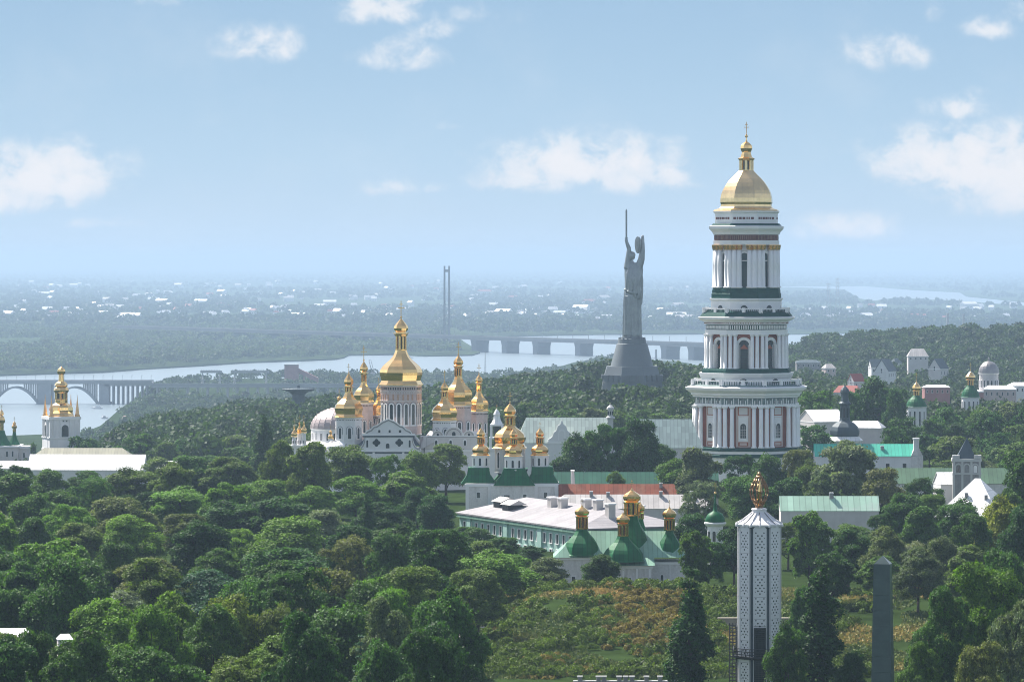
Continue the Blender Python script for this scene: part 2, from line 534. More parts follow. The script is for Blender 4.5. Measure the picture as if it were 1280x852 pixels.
def build_terrain():
    pxs = [-9000, -4000, -2000, -1200] + list(range(-700, 2001, 25)) + [2500, 4000, 9000]
    ds = [-400, -100, 60, 200, 330, 420, 480, 540, 600] + list(np.linspace(625, 900, 34)) + list(np.linspace(930, 2600, 46)) + list(np.linspace(2680, 6700, 42)) + [9000]
    vs, fs = [], []
    for d in ds:
        dd = max(d, 60.0)
        for px in pxs:
            x = (px - 640) / F * max(dd, 420)
            vs.append((x, d, ground(x, dd) if d > 60 else -5.0))
    n = len(pxs)
    for i in range(len(ds) - 1):
        for j in range(n - 1):
            fs.append((i * n + j, i * n + j + 1, (i + 1) * n + j + 1, (i + 1) * n + j))
    mb = MB().add(vs, fs, 0, True)
    m = mat('woodland_soil', (.026, .044, .013), 1.0, spec=0.0, var=.35, scale=.03, fine=.25)
    o = mb.obj('terrain', m)
    o['kind'] = 'structure'
    # river: reaches the horizon
    wm = bpy.data.materials.new('river_water')
    wm.use_nodes = True
    t = NT(wm.node_tree)
    b = wm.node_tree.nodes['Principled BSDF']
    tc = t.n('ShaderNodeTexCoord')
    mp = t.n('ShaderNodeMapping', ins={'Vector': tc.outputs['Object'], 'Scale': (1, .25, 1)})
    nz = t.n('ShaderNodeTexNoise', ins={'Vector': mp.outputs[0], 'Scale': .05, 'Detail': 6.0})
    bp = t.n('ShaderNodeBump', ins={'Strength': .22, 'Distance': 1.0, 'Height': nz.outputs[0]})
    t.plug(b.inputs['Normal'], bp.outputs[0])
    b.inputs['Base Color'].default_value = (.17, .215, .24, 1)
    b.inputs['Roughness'].default_value = .3
    b.inputs['IOR'].default_value = 1.33
    mb = MB().add([(-30000, 2400, -90), (30000, 2400, -90), (30000, 68000, -90), (-30000, 68000, -90)], [(0, 1, 2, 3)])
    o = mb.obj('river', wm)
    o['kind'] = 'structure'


def on_water(px, py, z=-88.0):
    D = F * (CZ - z) / (py - HY)
    return (XD(px, D), D)


FAR_SHORE = [(-900, 470), (-200, 469), (0, 468), (60, 466), (130, 464), (180, 460), (250, 456), (310, 452), (370, 450), (420, 448), (430, 446), (436, 443), (500, 442), (530, 444),
             (590, 443), (600, 440), (592, 434), (580, 427), (574, 422), (640, 419.5), (760, 417), (900, 416.5), (1000, 417), (1100, 415), (1280, 412), (1700, 412)]
CHANNEL_LOW = [(1700, 391), (1280, 382), (1200, 376), (1120, 372), (1090, 376), (1075, 373), (1055, 361.5), (1000, 359), (940, 358)]
CHANNEL_HIGH = [(940, 358), (1000, 357.2), (1080, 357), (1140, 362), (1200, 365), (1208, 370), (1280, 377), (1700, 384)]


def build_far_bank():
    m = mat('far_meadow', (.040, .062, .024), 1.0, spec=0.0, var=.35, scale=.002, fine=.35)
    horizon = [(940, 337.2), (-1200, 337.2)]
    pts = [on_water(*p) for p in FAR_SHORE + CHANNEL_LOW + horizon]
    o = MB().poly(pts, -92, -88).obj('far_bank', m)
    o['kind'] = 'structure'
    pts = [on_water(p[0], p[1], -87.6) for p in CHANNEL_HIGH + [(2400, 384), (2400, 337.2), (940, 337.2)]]
    o = MB().poly(pts, -92, -87.6).obj('far_plain', m)
    o['kind'] = 'structure'
    # pond on the island: a small inlet at the far left
    return m


build_terrain()
build_far_bank()

# the summer haze over everything
def build_haze():
    m = bpy.data.materials.new('haze')
    m.use_nodes = True
    nt = m.node_tree
    nt.nodes.clear()
    t = NT(nt)
    out = t.n('ShaderNodeOutputMaterial')
    v = t.n('ShaderNodeVolumePrincipled')
    v.inputs['Color'].default_value = HAZE_COL
    v.inputs['Density'].default_value = HAZE_DENSITY
    v.inputs['Anisotropy'].default_value = 0.15
    v.inputs['Density Attribute'].default_value = ''
    nt.links.new(v.outputs[0], out.inputs['Volume'])
    o = MB().box(-32000, 32000, -450, 69000, -99, 112).obj('haze', m)
    o['kind'] = 'stuff'


HAZE_COL = (.425, .57, .76, 1)
HAZE_DENSITY = 7.8e-5
build_haze()


# ------------------------------------------------------------------ building kit
def window_mb(w, h, fr=.35, arched=True, depth=.5, hood=False):
    """dark pane and a light surround, front towards -y, foot at z=0"""
    mb = MB()
    if arched:
        mb.xz(arch(w, h), -.12 * depth, .6, 0)
        mb.ring_xz(arch(w + 2 * fr, h + fr, z=0), arch(w, h, z=0), -depth, .3, 1)
        if hood:
            k = w * .22
            mb.ring_xz(arch(w + 2 * fr + 2 * k, h * .62 + fr + k, z=h * .38), arch(w + 2 * fr + k * .9, h * .62 + fr + k * .45, z=h * .38), -depth * .5, .2, 2)
    else:
        mb.box(-w / 2, w / 2, -.12 * depth, .6, 0, h, 0)
        a = [(-w / 2 - fr, 0), (-w / 2 - fr, h + fr), (w / 2 + fr, h + fr), (w / 2 + fr, 0)]
        b = [(-w / 2, 0), (-w / 2, h), (w / 2, h), (w / 2, 0)]
        mb.ring_xz(a, b, -depth, .3, 1)
    mb.box(-w / 2 - fr * 1.3, w / 2 + fr * 1.3, -depth * 1.3, .4, -fr, 0, 1)
    return mb


def cross_mb(h, k=1.0):
    w = max(.16, h * .022) * k
    mb = MB()
    mb.box(-w, w, -w, w, 0, h)
    mb.box(-h * .2, h * .2, -w * .8, w * .8, h * .58, h * .58 + 2 * w)
    mb.box(-h * .1, h * .1, -w * .8, w * .8, h * .78, h * .78 + 2 * w)
    mb.lathe([(w * .4, -h * .02), (h * .055, h * .03), (h * .055, h * .09), (w * .4, h * .14)], 8, smooth=True)
    return mb


PEAR = [(1.05, 0), (1.0, .03), (.95, .08), (.925, .11), (.96, .19), (1.0, .27), (1.01, .34), (.97, .43), (.87, .52), (.71, .61), (.53, .70), (.40, .79), (.32, .88), (.27, .96), (.25, 1.0)]


def gilded(th, x, y, z0, R, H, lant=6.0, lr=None, cr=None, ch=None, cross=18.0, rot=0.0, n=8, base=None, name='dome', prof=PEAR, parent=None, m_body=None):
    """pear-shaped gilded dome with its open lantern, little cupola and cross, all one part with sub-parts"""
    mg = m_body or M_gold
    lr = lr or R * .24
    cr = cr or R * .33
    ch = ch or cr * 1.5
    mb = MB().lathe([(r * R, z * H) for r, z in prof], n, rot)
    mb.lathe([(R * 1.10, -.6), (R * 1.10, 0), (R * .9, .2)], n, rot)
    d = th.part(name, mb, mg, parent, (x, y, z0))
    sub = parent is None
    pa = d if sub else parent
    o0 = (0, 0, 0) if sub else (x, y, z0)

    def off(z):
        return (o0[0], o0[1], o0[2] + z)
    mb = MB().lathe([(lr * .62, -.3), (lr * .62, lant)], n, rot, mi=1)
    for k in range(n):
        a = rot + (k + .5) * 2 * math.pi / n
        mb.lathe([(lr * .2, -.3), (lr * .2, lant)], 5, 0, lr * .88 * math.sin(a), -lr * .88 * math.cos(a))
    mb.lathe([(lr * 1.15, -.5), (lr * 1.15, .5)], n, rot)
    mb.lathe([(lr * 1.05, lant * .86), (lr * 1.3, lant), (lr * 1.35, lant + .5)], n, rot)
    th.part('lantern', mb, [mg, M_dark], pa, off(H))
    z = H + lant
    prof2 = [(lr * 1.0, 0), (lr * .95, ch * .12), (cr * .86, ch * .2), (cr, ch * .36), (cr * .92, ch * .5), (cr * .62, ch * .68), (cr * .3, ch * .84), (cr * .1, ch * .95), (cr * .04, ch)]
    mb = MB().lathe([(cr * 1.08, ch * .02), (cr * 1.08, ch * .07)], n, rot).lathe(prof2, n, rot)
    th.part('cupola', mb, mg, pa, off(z + .5))
    if cross:
        th.part('cross', cross_mb(cross), mg, pa, off(z + ch + .2))
    return d


def drum(th, x, y, z0, z1, R, n=8, rot=0.0, win=None, wall=None, count=None, name='drum', cornice=True, frieze=False, fr=.5, hood=False):
    wall = wall or M_white
    mb = MB().lathe([(R, z0), (R, z1)], n, rot)
    if cornice:
        mb.lathe([(R + .3, z1 - 1.6), (R + 1.1, z1 - .5), (R + 1.1, z1)], n, rot, mi=1)
        mb.lathe([(R + .5, z0), (R + .5, z0 + 1)], n, rot, mi=1)
    if frieze:
        k = n * 5
        for i in range(k):
            a = 2 * math.pi * i / k
            ap = R * math.cos(math.pi / n) / math.cos(((a - rot + math.pi / n * 0) % (2 * math.pi / n)) - math.pi / n)
            mb.M = Matrix.Rotation(a, 4, 'Z')
            mb.box(-.55, .55, -ap - .12, -ap + .4, z1 - 4.2, z1 - 2.8, 2)
        mb.M = Matrix.Identity(4)
    d = th.part(name, mb, [wall, M_trim, M_dark], None, (x, y, 0))
    if win:
        w, h, zb = win
        count = count or n
        ap = R * math.cos(math.pi / n) if n <= 12 else R - .1
        for k in range(count):
            a = rot + (k + .5) * 2 * math.pi / count
            ox = 0.0
            if count == 2 * n:      # two windows on every face
                a = rot + (k // 2 + .5) * 2 * math.pi / n
                ox = (k % 2 - .5) * R * math.sin(math.pi / n)
            th.share(('win', w, h), 'window', lambda: window_mb(w, h, fr, hood=hood), [M_dark, M_trim, M_slate], d, (ap * math.sin(a) + ox * math.cos(a), -ap * math.cos(a) + ox * math.sin(a), zb), a)
    return d


def house(name, label, cat, px, py, D, W, Dp, hw, hr, rz=0.0, hip=0.0, wall=None, roof=None, group=None, ov=.8, windows=(), chimneys=(), wmat=None, gable_win=None, m=None):
    """a rectangular building: wall, roof, windows, chimneys; sizes in photo pixels at its distance"""
    wall, roof = wall or M_white, roof or M_tinold
    th = Thing(name, label, cat, px, py, D, rz, group)
    w2, d2 = W / 2, Dp / 2
    mb = MB().box(-w2, w2, -d2, d2, -18, hw)
    mb.box(-w2 - .25, w2 + .25, -d2 - .25, d2 + .25, hw - 1.1, hw - .25, 1)
    if not hip:
        mb.yz([(-d2 + .02, hw - .4), (0, hw + hr - .5), (d2 - .02, hw - .4)], -w2 + .02, w2 - .02, 0)
    th.part('wall', mb, [wall, M_trim if wall is not M_brick else wall])
    a, b = w2 + ov, d2 + ov
    r = max(a - hip * d2, .02) if hip else a
    t = .45
    z0 = hw - ov * hr / d2 * .6
    vs = [(-a, -b, z0), (a, -b, z0), (a, b, z0), (-a, b, z0), (-r, 0, hw + hr), (r, 0, hw + hr)]
    vs += [(p[0], p[1], p[2] + t) for p in vs]
    if hip:
        fs = [(6, 7, 11, 10), (8, 9, 10, 11), (7, 8, 11), (9, 6, 10), (3, 2, 1, 0), (0, 1, 7, 6), (1, 2, 8, 7), (2, 3, 9, 8), (3, 0, 6, 9)]
        vs2 = vs
    else:
        fs = [(6, 7, 11, 10), (8, 9, 10, 11), (1, 0, 4, 5), (3, 2, 5, 4), (0, 1, 7, 6), (2, 3, 9, 8), (0, 6, 10, 4), (3, 4, 10, 9), (1, 5, 11, 7), (2, 8, 11, 5)]
        vs2 = vs
    th.part('roof', MB().add(vs2, fs), roof)
    for (wx, wz, ww, wh, arc) in windows:
        th.share((ww, wh, arc), 'window', lambda: window_mb(ww, wh, .25, arc, .3), [wmat or M_dark, M_trim], None, (wx, -d2, wz))
    if gable_win:
        ww, wh, wz = gable_win
        for sx in (-1, 1):
            th.share(('g', ww, wh), 'window', lambda: window_mb(ww, wh, .25, True, .3), [M_dark, M_trim], None, (sx * w2, 0, wz), sx * math.pi / 2)
    for (cx, cy, cw, chh) in chimneys:
        zc = hw + hr * (1 - abs(cy) / d2)
        mb = MB().box(-cw / 2, cw / 2, -cw * .35, cw * .35, -2.5, chh)
        mb.box(-cw / 2 - .3, cw / 2 + .3, -cw * .35 - .3, cw * .35 + .3, chh, chh + .6, 1)
        mb.box(-cw / 2 + .2, cw / 2 - .2, -cw * .2, cw * .2, chh + .6, chh + 1.0, 1)
        th.part('chimney', mb, [M_stonegrey, M_tin], None, (cx, cy, zc))
    return th


# ------------------------------------------------------------------ the great bell tower
def bell_tower():
    th = Thing('bell_tower', 'tallest white bell tower, four column ringed tiers under a gilded dome', 'bell tower', 933, 580, 1200)
    OFF = R_(15.5)
    n = 8

    def oct(prof, mi=0, mb=None):
        return (mb or MB()).lathe(prof, 8, OFF, mi=mi)

    def cols(R, offs, out, r, z0, z1, mats, cap=0):
        def make():
            mb = MB().lathe([(r * 1.35, 0), (r * 1.35, 1.2), (r, 1.8), (r * .96, (z1 - z0) * .5), (r * .84, z1 - z0 - 2 - cap)], 10, smooth=True)
            mb.lathe([(r * 1.05, z1 - z0 - 2.2 - cap), (r * 1.3, z1 - z0 - .8), (r * 1.3, z1 - z0)], 8, R_(22.5), mi=1 if cap else 0)
            return mb
        for k in range(8):
            a = OFF + k * math.pi / 4
            vx, vy = R * math.sin(a), -R * math.cos(a)
            for sgn in (-1, 1):
                nb = a + sgn * math.pi / 4
                ex, ey = R * math.sin(nb) - vx, -R * math.cos(nb) - vy
                L = math.hypot(ex, ey)
                nm = a + sgn * math.pi / 8
                for f in offs:
                    x = vx + ex / L * f + math.sin(nm) * out
                    y = vy + ey / L * f - math.cos(nm) * out
                    th.share(('col', z0), 'column', make, mats, None, (x, y, z0))

    # plinth and lowest visible tier
    mb = oct([(72, -30), (72, 11)])
    oct([(74.5, 11), (74.5, 14), (72, 15.5)], 1, mb)
    oct([(73, 15.5), (73, 19)], 0, mb)
    oct([(74, 19), (74, 22), (71, 23)], 1, mb)
    th.part('plinth', mb, [M_trim, M_teal])
    w1 = th.part('tier_wall', oct([(62, 22), (62, 76)]), M_ochre)
    for k in range(8):
        a = OFF + (k + .5) * math.pi / 4
        ap = 62 * math.cos(math.pi / 8)
        def panel():
            mb = MB().box(-9, 9, -1.2, 1, 0, 50)
            mb.box(-6.2, 6.2, -1.5, 1, 1.2, 6, 1)
            mb.box(-4.4, 4.4, -1.9, 1, 2.0, 5.2, 0)
            mb.box(-6.6, 6.6, -1.6, 1, 38.6, 50, 1)
            mb.box(-5.4, 5.4, -1.9, 1, 39.8, 48.6, 3)
            mb.box(-6.4, 6.4, -1.7, 1, 37, 38.6, 2)
            mb.box(-6.0, 6.0, -1.9, 1, 7, 36.6, 2)
            mb.xz(arch(7.2, 18, z=11), -2.1, 1, 4)
            mb.ring_xz(arch(9.6, 20.2, z=11), arch(7.2, 18, z=11), -2.8, 1, 2)
            for i in range(1, 4):
                mb.box(-3.6, 3.6, -2.3, -1, 11 + i * 3.4, 11.35 + i * 3.4, 3)
            for i in (-1, 1):
                mb.box(i * 1.2 - .2, i * 1.2 + .2, -2.32, -1, 11, 26, 3)
            return mb
        th.share('panel', 'window', panel, [M_pinkplain, M_ochre, M_trim, M_pale, M_dark], None, (ap * math.sin(a), -ap * math.cos(a), 24), a)
    cols(66.5, (3.2, 11.8), 2.0, 2.9, 23, 74, [M_trim])
    mb = oct([(69.5, 74), (69.5, 76.3)])
    oct([(67.0, 76.3), (67.0, 85)], 1, mb)
    oct([(70.5, 85), (70.5, 86.6), (73, 88), (73, 90), (79.5, 94), (80.5, 97), (76, 98.4)], 0, mb)
    oct([(74, 98.2), (72, 100.5)], 1, mb)
    for k in range(8):
        a = OFF + (k + .5) * math.pi / 4
        mb.M = Matrix.Rotation(a, 4, 'Z')
        ap = 67 * math.cos(math.pi / 8)
        for i in range(-8, 9):
            mb.box(i * 2.9 - .5, i * 2.9 + .5, -ap - .6, -ap, 77.5, 84 - (i % 2) * 2.6, 0 if i % 3 else 2)
            mb.box(i * 2.9 - .9, i * 2.9 + .9, -ap - .9, -ap, 76, 77.2, 0)
    mb.M = Matrix.Identity(4)
    th.part('entablature', mb, [M_trim, M_frieze, M_stonegrey])

    def balustrade(R, z0, h, wpost, name='balustrade'):
        mb = MB()
        ap = R * math.cos(math.pi / 8)
        side = 2 * R * math.sin(math.pi / 8)
        for k in range(8):
            a = OFF + (k + .5) * math.pi / 4
            mb.M = Matrix.Rotation(a, 4, 'Z')
            mb.box(-side / 2, side / 2, -ap, -ap + 1.4, z0 + h - 2.2, z0 + h - .7, 0)
            mb.box(-side / 2, side / 2, -ap, -ap + 1.4, z0, z0 + 1.6, 1)
            for i in (-.5, 0, .5):
                mb.box(i * side - wpost / 2, i * side + wpost / 2, -ap - .6, -ap + 2.2, z0 - .5, z0 + h, 0)
            nb = 18
            for i in range(nb):
                bx = (i + .5) / nb * side - side / 2
                mb.box(bx - .4, bx + .4, -ap + .3, -ap + 1.0, z0 + 1.5, z0 + h - 2, 1)
        mb.M = Matrix.Identity(4)
        th.part(name, mb, [M_trim, M_teal])
    balustrade(71, 98.5, 8.5, 4.6)
    # second tier
    mb = oct([(59, 97), (59, 108), (60.5, 109.5), (62.5, 113.5), (62.5, 115)])
    for k in range(8):
        a = OFF + (k + .5) * math.pi / 4
        mb.M = Matrix.Rotation(a, 4, 'Z')
        mb.xz(arch(11, 5, z=103.4), -59 * math.cos(math.pi / 8) - .3, -50, 1)
    mb.M = Matrix.Identity(4)
    oct([(58.5, 115), (58.5, 118), (57, 120.5)], 2, mb)
    th.part('pedestal', mb, [M_trim, M_dark, M_teal])
    th.part('tier_wall', oct([(46.5, 118), (46.5, 164)]), M_ochre)
    ap = 46.5 * math.cos(math.pi / 8)

    def arcade():
        mb = MB()
        mb.xz(arch(13, 36, 10, z=0), -.3, 2, 1)  # dark pane painted for the unlit inside of the open arch
        mb.ring_xz(arch(20, 39.5, 10), arch(13, 36, 10), -3.0, 1, 0)
        mb.xz([(-4.4, 25), (-4.4, 26), (0, 30.4), (4.4, 26), (4.4, 25)], -.8, 0, 2)
        for sx in (-1, 1):
            mb.lathe([(1.9, 0), (1.9, 1.5), (1.5, 2), (1.4, 27), (2.0, 29), (2.0, 30)], 8, 0, sx * 8.2, -3.4)
            mb.box(sx * 5.2 - .3, sx * 5.2 + .3, -1.0, 0, 1, 30, 0)
        for i in range(7):
            mb.box(-6.2, 6.2, -.75, .1, 2 + i * 3.2, 2.5 + i * 3.2, 3)
        return mb
    for k in range(8):
        a = OFF + (k + .5) * math.pi / 4
        th.share('arcade', 'arch_window', arcade, [M_trim, M_dark, M_ochre, M_teal], None, (ap * math.sin(a), -ap * math.cos(a), 120), a)
    cols(51.5, (3.0, 9.2), 1.6, 2.55, 120, 163, [M_trim])
    mb = oct([(54.5, 163), (54.5, 168.5)])
    oct([(52.5, 168.5), (52.5, 175)], 1, mb)
    oct([(55.5, 175), (55.5, 178.5), (57, 179), (63.5, 181.8), (64, 184), (59, 185.2)], 0, mb)
    oct([(61, 185.0), (57, 190), (50, 192)], 1, mb)
    for k in range(8):
        a = OFF + (k + .5) * math.pi / 4
        mb.M = Matrix.Rotation(a, 4, 'Z')
        p2 = 52.5 * math.cos(math.pi / 8)
        for i in range(-7, 8):
            mb.box(i * 2.8 - .75, i * 2.8 + .75, -p2 - 1.2, -p2, 169.5, 174, 0)
        p2 = 55.5 * math.cos(math.pi / 8)
        for i in range(-10, 11):
            mb.box(i * 2.05 - .55, i * 2.05 + .55, -p2 - .25, -p2, 176.2, 177.6, 2)
    mb.M = Matrix.Identity(4)
    th.part('entablature', mb, [M_trim, M_teal, M_dred])
    balustrade(56, 188.5, 7.5, 4.2)
    # third tier
    mb = oct([(46.5, 188), (46.5, 204), (48.5, 206), (48.5, 207.5)])
    for k in range(8):
        a = OFF + (k + .5) * math.pi / 4
        mb.M = Matrix.Rotation(a, 4, 'Z')
        mb.xz(arch(9, 5.5, z=193.5), -46.5 * math.cos(math.pi / 8) - .3, -40, 1)
    mb.M = Matrix.Identity(4)
    oct([(46.0, 207.5), (46.0, 213), (45, 214), (45, 217), (44, 221)], 2, mb)
    th.part('pedestal', mb, [M_trim, M_dark, M_teal])
    th.part('tier_wall', oct([(37, 219), (37, 274)]), M_trim)
    ap = 37 * math.cos(math.pi / 8)

    def tallwin():
        mb = MB()
        mb.xz(arch(9.0, 47, 10), -.3, 2, 1)
        mb.ring_xz(arch(13.2, 49.2, 10), arch(9.0, 47, 10), -2.4, 1, 0)
        mb.box(-4.5, 4.5, -.9, .2, 36.5, 37.8, 0)
        mb.box(-.3, .3, -.6, .2, 0, 36, 1)
        mb.ring_xz([(-7, 46), (-6, 51), (6, 51), (7, 46)], [(-5, 46), (-4.6, 49.6), (4.6, 49.6), (5, 46)], -1.6, 0, 0)
        return mb
    for k in range(8):
        a = OFF + (k + .5) * math.pi / 4
        th.share('tallwin', 'arch_window', tallwin, [M_trim, M_tealglass], None, (ap * math.sin(a), -ap * math.cos(a), 217), a)
    cols(41.0, (3.2, 9.2), .2, 3.5, 220.5, 274, [M_trim, M_golddk], 4)
    mb = oct([(43.5, 274), (43.5, 279.5)])
    oct([(42, 279.5), (42, 286.5)], 1, mb)
    for k in range(8):
        a = OFF + (k + .5) * math.pi / 4
        mb.M = Matrix.Rotation(a, 4, 'Z')
        p2 = 42 * math.cos(math.pi / 8)
        for i in range(-6, 7):
            mb.box(i * 2.4 - .4, i * 2.4 + .4, -p2 - .6, -p2, 280.2, 285.6, 2)
    mb.M = Matrix.Identity(4)
    oct([(43.5, 286.5), (45, 290), (49, 294), (49.4, 297), (45, 298)], 0, mb)
    oct([(46.5, 297.8), (44, 300.5)], 3, mb)
    oct([(41.5, 298), (41.5, 313), (43.5, 314.5), (43.5, 316)], 0, mb)
    for k in range(8):
        a = OFF + (k + .5) * math.pi / 4
        mb.M = Matrix.Rotation(a, 4, 'Z')
        p2 = 41.5 * math.cos(math.pi / 8)
        for (i, w) in ((-12, 2.6), (-8.5, .9), (-5, 2.6), (-.5, 2.8), (3.4, .9), (6, .9), (10, 2.8)):
            mb.box(i - w / 2 - .4, i + w / 2 + .4, -p2 - .25, -p2, 305.6, 308.4, 1)
    mb.M = Matrix.Identity(4)
    th.part('entablature', mb, [M_trim, M_dred, M_brown, M_teal])
    DOME = [(1.30, 0), (1.27, .03), (1.06, .075), (1.01, .11), (1.0, .16), (1.03, .22), (1.02, .32), (.985, .42), (.93, .51), (.85, .60), (.74, .70), (.60, .80), (.45, .89), (.34, .96), (.28, 1.0)]
    d = gilded(th, 0, 0, 316, 33.5, 51, lant=14, lr=8.4, cr=7.6, ch=1, cross=0, rot=OFF, prof=DOME, m_body=M_oldgold)
    # replace little cupola: a flared roof, an onion and a ball
    for c in list(d.children):
        if c.name.startswith('cupola'):
            bpy.data.objects.remove(c)
    mb = MB().lathe([(10.6, 0), (10.8, 1.4), (7.6, 3.2), (6.4, 7), (5.8, 9.5), (6.6, 10.5), (7.9, 14), (7.3, 17.5), (4.6, 20.5), (1.6, 22.3), (.8, 24.5), (.5, 28)], 8, OFF)
    mb.lathe([(.4, 27), (1.8, 28.5), (1.8, 30), (.4, 31.5)], 8, smooth=True)
    th.part('cupola', mb, M_gold, d, (0, 0, 64.4))
    th.part('cross', cross_mb(17, 1.1), M_copper, d, (0, 0, 94.5))


M_pinkplain = mat('faded_pink_plaster', (.60, .45, .40), .8, var=.08, scale=.3)
M_frieze = mat('grey_green_frieze', (.14, .20, .20), .7, var=.35, scale=1.2, fine=.3)
M_tealglass = mat('dark_green_shutter', (.012, .045, .042), .3, var=.3, scale=1)
bell_tower()


# ------------------------------------------------------------------ the cathedral
def cathedral():
    th = Thing('cathedral', 'white baroque cathedral crowned by a cluster of gilded pear domes', 'cathedral', 500, 612, 1150)
    Z = th.z
    X = th.x
    # body: nave block, left and right wings
    mb = MB()
    mb.box(-54, 25, 2, 110, -10, Z(563))
    mb.box(25, 108, 16, 110, -10, Z(563))
    mb.box(-92, -54, 34, 110, -10, Z(556))
    mb.box(-55, 26, 1, 3, Z(564.5), Z(562.6), 1)
    mb.box(-54.5, 25.5, 1.4, 3, Z(566.6), Z(564.7), 2)  # slate-dark strip: the cornice's shadow put in as colour
    mb.box(25, 109, 14.6, 17, Z(564.5), Z(562.6), 1)
    for i in range(38):
        mb.box(-53 + i * 2.1, -52 + i * 2.1, 1.3, 2.2, Z(571), Z(569), 1)
    for xx in (-54, -33, 4, 24):
        mb.box(xx - 1.4, xx + 1.4, .8, 2.4, -10, Z(565), 1)
    th.part('wall', mb, [M_white, M_trim, M_slate])
    # main front: two-step curved gable
    g1 = [(-55, 0), (-55, 2)]
    g1 += [(-55 + 10 * math.sin(t), 2 + 14 * (1 - math.cos(t))) for t in [i * math.pi / 2 / 6 for i in range(1, 7)]]
    g1 += [(-45, 18.5), (16, 18.5)]
    g1 += [(16 + 10 * (1 - math.cos(t)) * 1 , 2 + 14 * (1 - math.sin(t))) for t in [i * math.pi / 2 / 6 for i in range(0, 6)]]
    g1 += [(26, 2), (26, 0)]
    mb = MB().xz(g1, 2.2, 6)
    mb.box(-47.5, 18.5, 1.0, 7, 18.5, 20.8, 1)
    g2 = [(-44, 0), (-42, 3), (-37, 5), (-33, 9), (-29, 10), (-22, 15), (-14.5, 18), (-7, 15), (0, 10), (4, 9), (8, 5), (13, 3), (15, 0)]
    mb.xz([(a, b + 20.8) for a, b in g2], 2.4, 5.6)
    mb.ring_xz([(a, b + 21.8) for a, b in g2], [(a * .985 - .2, b + 20.4) for a, b in g2], 1.2, 3, 1)
    mb.ring_xz([(a * .975 - .3, b + 20.2) for a, b in g2], [(a * .95 - .5, b + 18.8) for a, b in g2], 1.9, 3, 3)  # grey outlines of both gable steps: shadow lines given as colour
    mb.ring_xz([(a * .98 - .3, b - .6) for a, b in g1], [(a * .955 - .5, b - 1.8) for a, b in g1], 1.9, 3, 3)
    mb.box(-47, 18, 1.4, 3, 16.4, 18.4, 4)  # dark band painted as the shadow below the gable cornice
    for cx in (-26, 0, -13):
        mb.ring_xz(arch(7, 5.5, x=cx, z=22), arch(5, 4.2, x=cx, z=22), 1.6, 3, 1)
        mb.xz(arch(2.4, 3.4, x=cx, z=22), 2.1, 3, 2)
    for cx in (-29.5, -1.0):
        q = []
        for k in range(32):
            a = 2 * math.pi * k / 32
            r = 3.4 + 1.5 * abs(math.cos(2 * a))
            q.append((cx + r * math.cos(a), 9.5 + r * math.sin(a)))
        mb.xz(q, 1.9, 3, 2)
    for cx in (-41, 12):
        mb.xz(arch(2.4, 9, x=cx, z=3.8), 1.8, 3, 2)
        mb.ring_xz(arch(4, 10, x=cx, z=3.8), arch(2.4, 9, x=cx, z=3.8), 1.4, 3, 1)
    mb.xz(arch(4.6, 6, x=-15.5, z=2.6), 1.8, 3, 2)
    mb.ring_xz(arch(6, 8, x=-15.5, z=2.6), arch(4.6, 6.4, x=-15.5, z=2.6), 1.2, 3, 1)
    th.part('gable', mb, [M_white, M_trim, M_dark, M_stonegrey, M_slate], None, (0, 0, Z(562.6)))
    # right wing gable wall with half-round crests
    mb = MB().xz([(0, 0), (2, 12), (9, 17.5), (84, 17.5), (84, 0)], 16.2, 20)
    for cx, r in ((22, 6.5), (42, 11), (61, 6.5), (76, 6)):
        pts = [(cx + r * math.cos(math.pi - math.pi * k / 12), 17.5 + r * math.sin(math.pi * k / 12)) for k in range(13)]
        mb.xz(pts, 16.6, 26)
        po = [(cx + (r + .9) * math.cos(math.pi - math.pi * k / 12), 17.5 + (r + .9) * math.sin(math.pi * k / 12)) for k in range(13)]
        mb.ring_xz(po, pts, 15.9, 17.6, 1)
        pi_ = [(cx + (p[0] - cx) * .86, 17.5 + (p[1] - 17.5) * .86) for p in pts]
        pj_ = [(cx + (p[0] - cx) * .78, 17.5 + (p[1] - 17.5) * .78) for p in pts]
        mb.ring_xz(pi_, pj_, 16.2, 17.6, 3)  # grey inner arc: a shadow line done in colour
        mb.xz(arch(r * .4, r * .45, x=cx, z=18), 16.3, 18, 2)
    mb.box(1, 84, 15.8, 17, 16.8, 18, 1)
    for cx in (20, 38, 56, 74):
        mb.xz(arch(3, 6, x=cx, z=6), 15.9, 17, 2)
        mb.ring_xz(arch(5, 8, x=cx, z=6), arch(3, 6.4, x=cx, z=6), 15.6, 17, 1)
    mb.box(2, 84, 15.9, 17, 15.8, 16.6, 3)  # this grey strip and the next are painted shadow lines
    mb.box(1, 84, 15.9, 17, 0, 1.0, 3)
    th.part('gable', mb, [M_pale, M_trim, M_dark, M_stonegrey], None, (25, 0, Z(563)))
    # lower front windows
    for cx in (-45, -22, -10, 14):
        th.share('lw', 'window', lambda: window_mb(4, 8, .6, False, .6), [M_dark, M_trim], None, (cx, 2, Z(590)))
    th.share('pd', 'window_pediment', lambda: MB().ring_xz([(-5, 0), (0, 6), (5, 0)], [(-3.6, .6), (0, 4.8), (3.6, .6)], -.6, .4), M_stonegrey, None, (14, 2, Z(579)))
    # rain pipe
    th.part('rain_pipe', MB().chain([(30, 14, Z(556)), (30, 14, Z(568)), (20, 1.2, Z(575)), (20, 1.2, 0)], [.6] * 4, 6), M_darkmetal)
    # roofs
    mb = MB()
